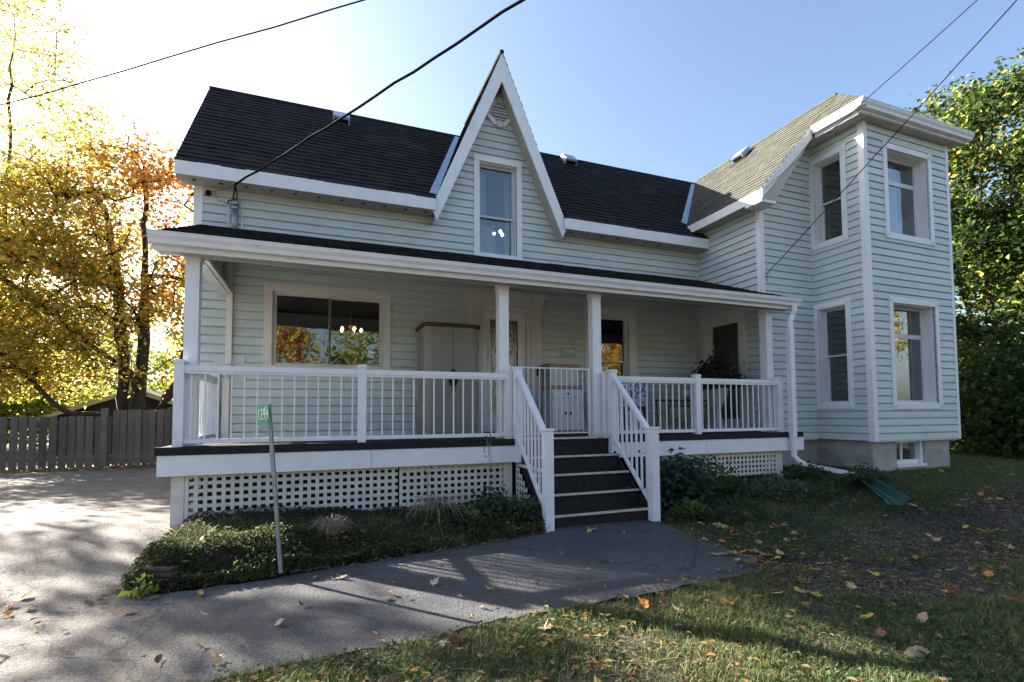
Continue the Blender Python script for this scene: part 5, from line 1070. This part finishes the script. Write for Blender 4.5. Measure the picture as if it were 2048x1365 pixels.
for zn, poly, n, cols, (s0, s1) in zones:
    q = scatter_poly(poly, n*3, np.random.default_rng(300+n))
    q = [p for p in q if (inpoly(outl, p[0], p[1]) == (zn == 'asphalt')) or zn in ('front bed', 'path edge')][:n]
    for p in q:
        cn = rg.choice(cols); o = link('fallen_leaf', rg.choice(LM)); s = rg.uniform(s0, s1)*(1.0 if zn != 'asphalt' else .9)
        curl = rg.uniform(.6, 2.2); nar = rg.uniform(.55, 1.0); o.scale = (s*nar, s, s*curl); o.location = (p[0], p[1], ground_at(p[0], p[1])+.012); o.rotation_euler = (rad(rg.uniform(-22, 22)), rad(rg.uniform(-22, 22)), rg.uniform(0, 6.28))
        c = LC[cn]; v_ = rg.uniform(.75, 1.2); o.color = (c[0]*v_, c[1]*v_, c[2]*v_, 1); pc = o.location-CAMP; px_ = 1024+1000.8*pc.dot(_r)/pc.dot(_f); wh = 'picture left' if px_ < 683 else 'picture centre' if px_ < 1365 else 'picture right'
        tag(o, '%s%s%s fallen leaf %s, %s' % ('large ' if s > s0+(s1-s0)*.66 else 'small ' if s < s0+(s1-s0)*.33 else '', 'curled ' if curl > 1.5 else 'narrow ' if nar < .68 else '', cn, prep[zn], wh), 'leaf', 'fallen leaves '+prep[zn])
def litter(name, label, poly, n, s0, s1, pal, seed, dens=None):
    rng = np.random.default_rng(seed); q = scatter_poly(poly, n, rng)
    if dens is not None: q = q[rng.random(len(q)) < dens(q[:, 0], q[:, 1])]
    z = np.array([ground_at(a, b) for a, b in q])+.008; C_ = np.stack([q[:, 0], q[:, 1], z], -1); V2, F2 = leaf_arrays(C_, rng.uniform(s0, s1, len(C_)), rng, .85, .5, fold=.1)
    tag(link(name, np_mesh(name, V2, F2, 'leaf', np.repeat(palette_mix(pal, len(C_), rng, .4), 4, 0))), label, 'leaves', kind='stuff')
BR = [(.30, .21, .11), (.20, .13, .07), (.38, .28, .14), (.42, .32, .10), (.14, .09, .05), (.40, .20, .06)]
litter('leaf_litter', 'small dry leaf scraps scattered over the asphalt driveway', [(-9, 2.4), (-.6, 3.3), (3.9, 3.6), (4.1, 5.4), (-1.2, 4.75), (-1.9, 9), (-2, 15), (-9, 15)], 3000, .012, .06, BR, 401, dens=lambda x, y: np.clip(.35+.9*noise2(x, y, 1.5, 46), .05, 1))
litter('leaf_litter', 'drift of leaves along the foot of the board fence', [(-9, 14.3), (-1.9, 14.3), (-1.9, 15.2), (-9, 15.2)], 2600, .05, .12, BR, 402)
litter('leaf_litter', 'dry leaf scraps caught in the lawn and soil', [(-.9, 1), (6, 1), (11, 4.6), (4.3, 5.5), (3.6, 3.5), (-.6, 3.2)], 5200, .02, .08, BR, 403, dens=lambda x, y: np.clip(.45+.9*noise2(x, y, 2.2, 44), .08, 1))
litter('leaf_litter', 'leaf drift along the front edge of the path', [(-.7, 2.75), (3.8, 3.0), (4.5, 3.6), (4.4, 4.0), (3.6, 3.7), (-.7, 3.35)], 620, .02, .08, BR, 404, dens=lambda x, y: np.clip(.3+1.2*noise2(x, y, 3.0, 45), 0, 1))
litter('leaf_litter', 'leaf drift where the bed meets the path', [(-1.75, 4.75), (.3, 5.0), (2.6, 5.55), (2.6, 5.75), (.3, 5.25), (-1.6, 4.98)], 600, .03, .09, BR, 405)

def clods(n, seed):
    rng = np.random.default_rng(seed); q = scatter_poly(SOIL, n, rng); q = q[rng.random(len(q)) < np.clip(.55+.8*noise2(q[:, 0], q[:, 1], 2.5, 51), .1, 1)]; m = len(q); r0 = rng.uniform(.006, .028, m)*rng.random(m)**.5
    dirs = np.array([(1, 0, 0), (0, 1, 0), (-1, 0, 0), (0, -1, 0), (0, 0, 1), (0, 0, -1)], float); z = gz(q[:, 0], q[:, 1])-.016+.018*noise2(q[:, 0], q[:, 1], 2.2, 3)
    V2 = np.stack([q[:, 0], q[:, 1], z], -1)[:, None, :]+dirs[None]*(r0[:, None, None]*rng.uniform(.6, 1.5, (m, 6, 1))*np.array([1, 1, .7])); k = np.arange(m)[:, None]*6
    T_ = np.array([(0, 1, 4), (1, 2, 4), (2, 3, 4), (3, 0, 4), (1, 0, 5), (2, 1, 5), (3, 2, 5), (0, 3, 5)]); F2 = (k[:, :, None]+T_[None]).reshape(-1, 3)
    tag(link('soil_clods', np_mesh('soil_clods', V2.reshape(-1, 3), F2, 'bedsoil')), 'crumbled dark soil clods on the bare patch', 'soil', kind='stuff')
clods(9000, 501)
def straw(n, seed, poly, label, l0=.03, l1=.14):
    rng = np.random.default_rng(seed); q = scatter_poly(poly, n, rng); q = q[rng.random(len(q)) < np.clip(.4+.9*noise2(q[:, 0], q[:, 1], 2.8, 52), .05, 1)]; m = len(q); a = rng.uniform(0, 6.283, m); L_ = rng.uniform(l0, l1, m); z = gz(q[:, 0], q[:, 1])+.004+rng.random(m)*.02
    t = np.stack([np.cos(a)*L_, np.sin(a)*L_, rng.normal(size=m)*.012], -1); w_ = np.stack([-np.sin(a), np.cos(a), 0*a], -1)*rng.uniform(.0012, .0026, (m, 1)); B = np.stack([q[:, 0], q[:, 1], z], -1)
    V2 = np.stack([B-w_, B+w_, B+t*.5+w_+np.array([0, 0, .006]), B+t*.5-w_+np.array([0, 0, .006]), B+t], 1).reshape(-1, 3); k = np.arange(m)*5; F2 = np.stack([k, k+1, k+2, k, k+2, k+3, k+3, k+2, k+4], 1).reshape(-1, 3)
    tag(link('dead_grass', np_mesh('dead_grass', V2, F2, 'grass', np.repeat(palette_mix([(.26, .21, .13), (.18, .145, .09), (.33, .28, .18)], m, rng), 5, 0))), label, 'dead grass', kind='stuff')
straw(9000, 502, SOIL, 'dead grass and twigs strewn over the bare soil')
straw(7000, 503, [(-1.0, 1.0), (6.5, 1.0), (4.5, 3.3), (-.8, 3.3)], 'dead grass stalks lying in the front lawn')
straw(5000, 504, [(-1.5, 4.85), (2.6, 5.6), (2.6, 6.7), (-1.4, 6.7)], 'dry stalks fallen through the front bed', .05, .22)
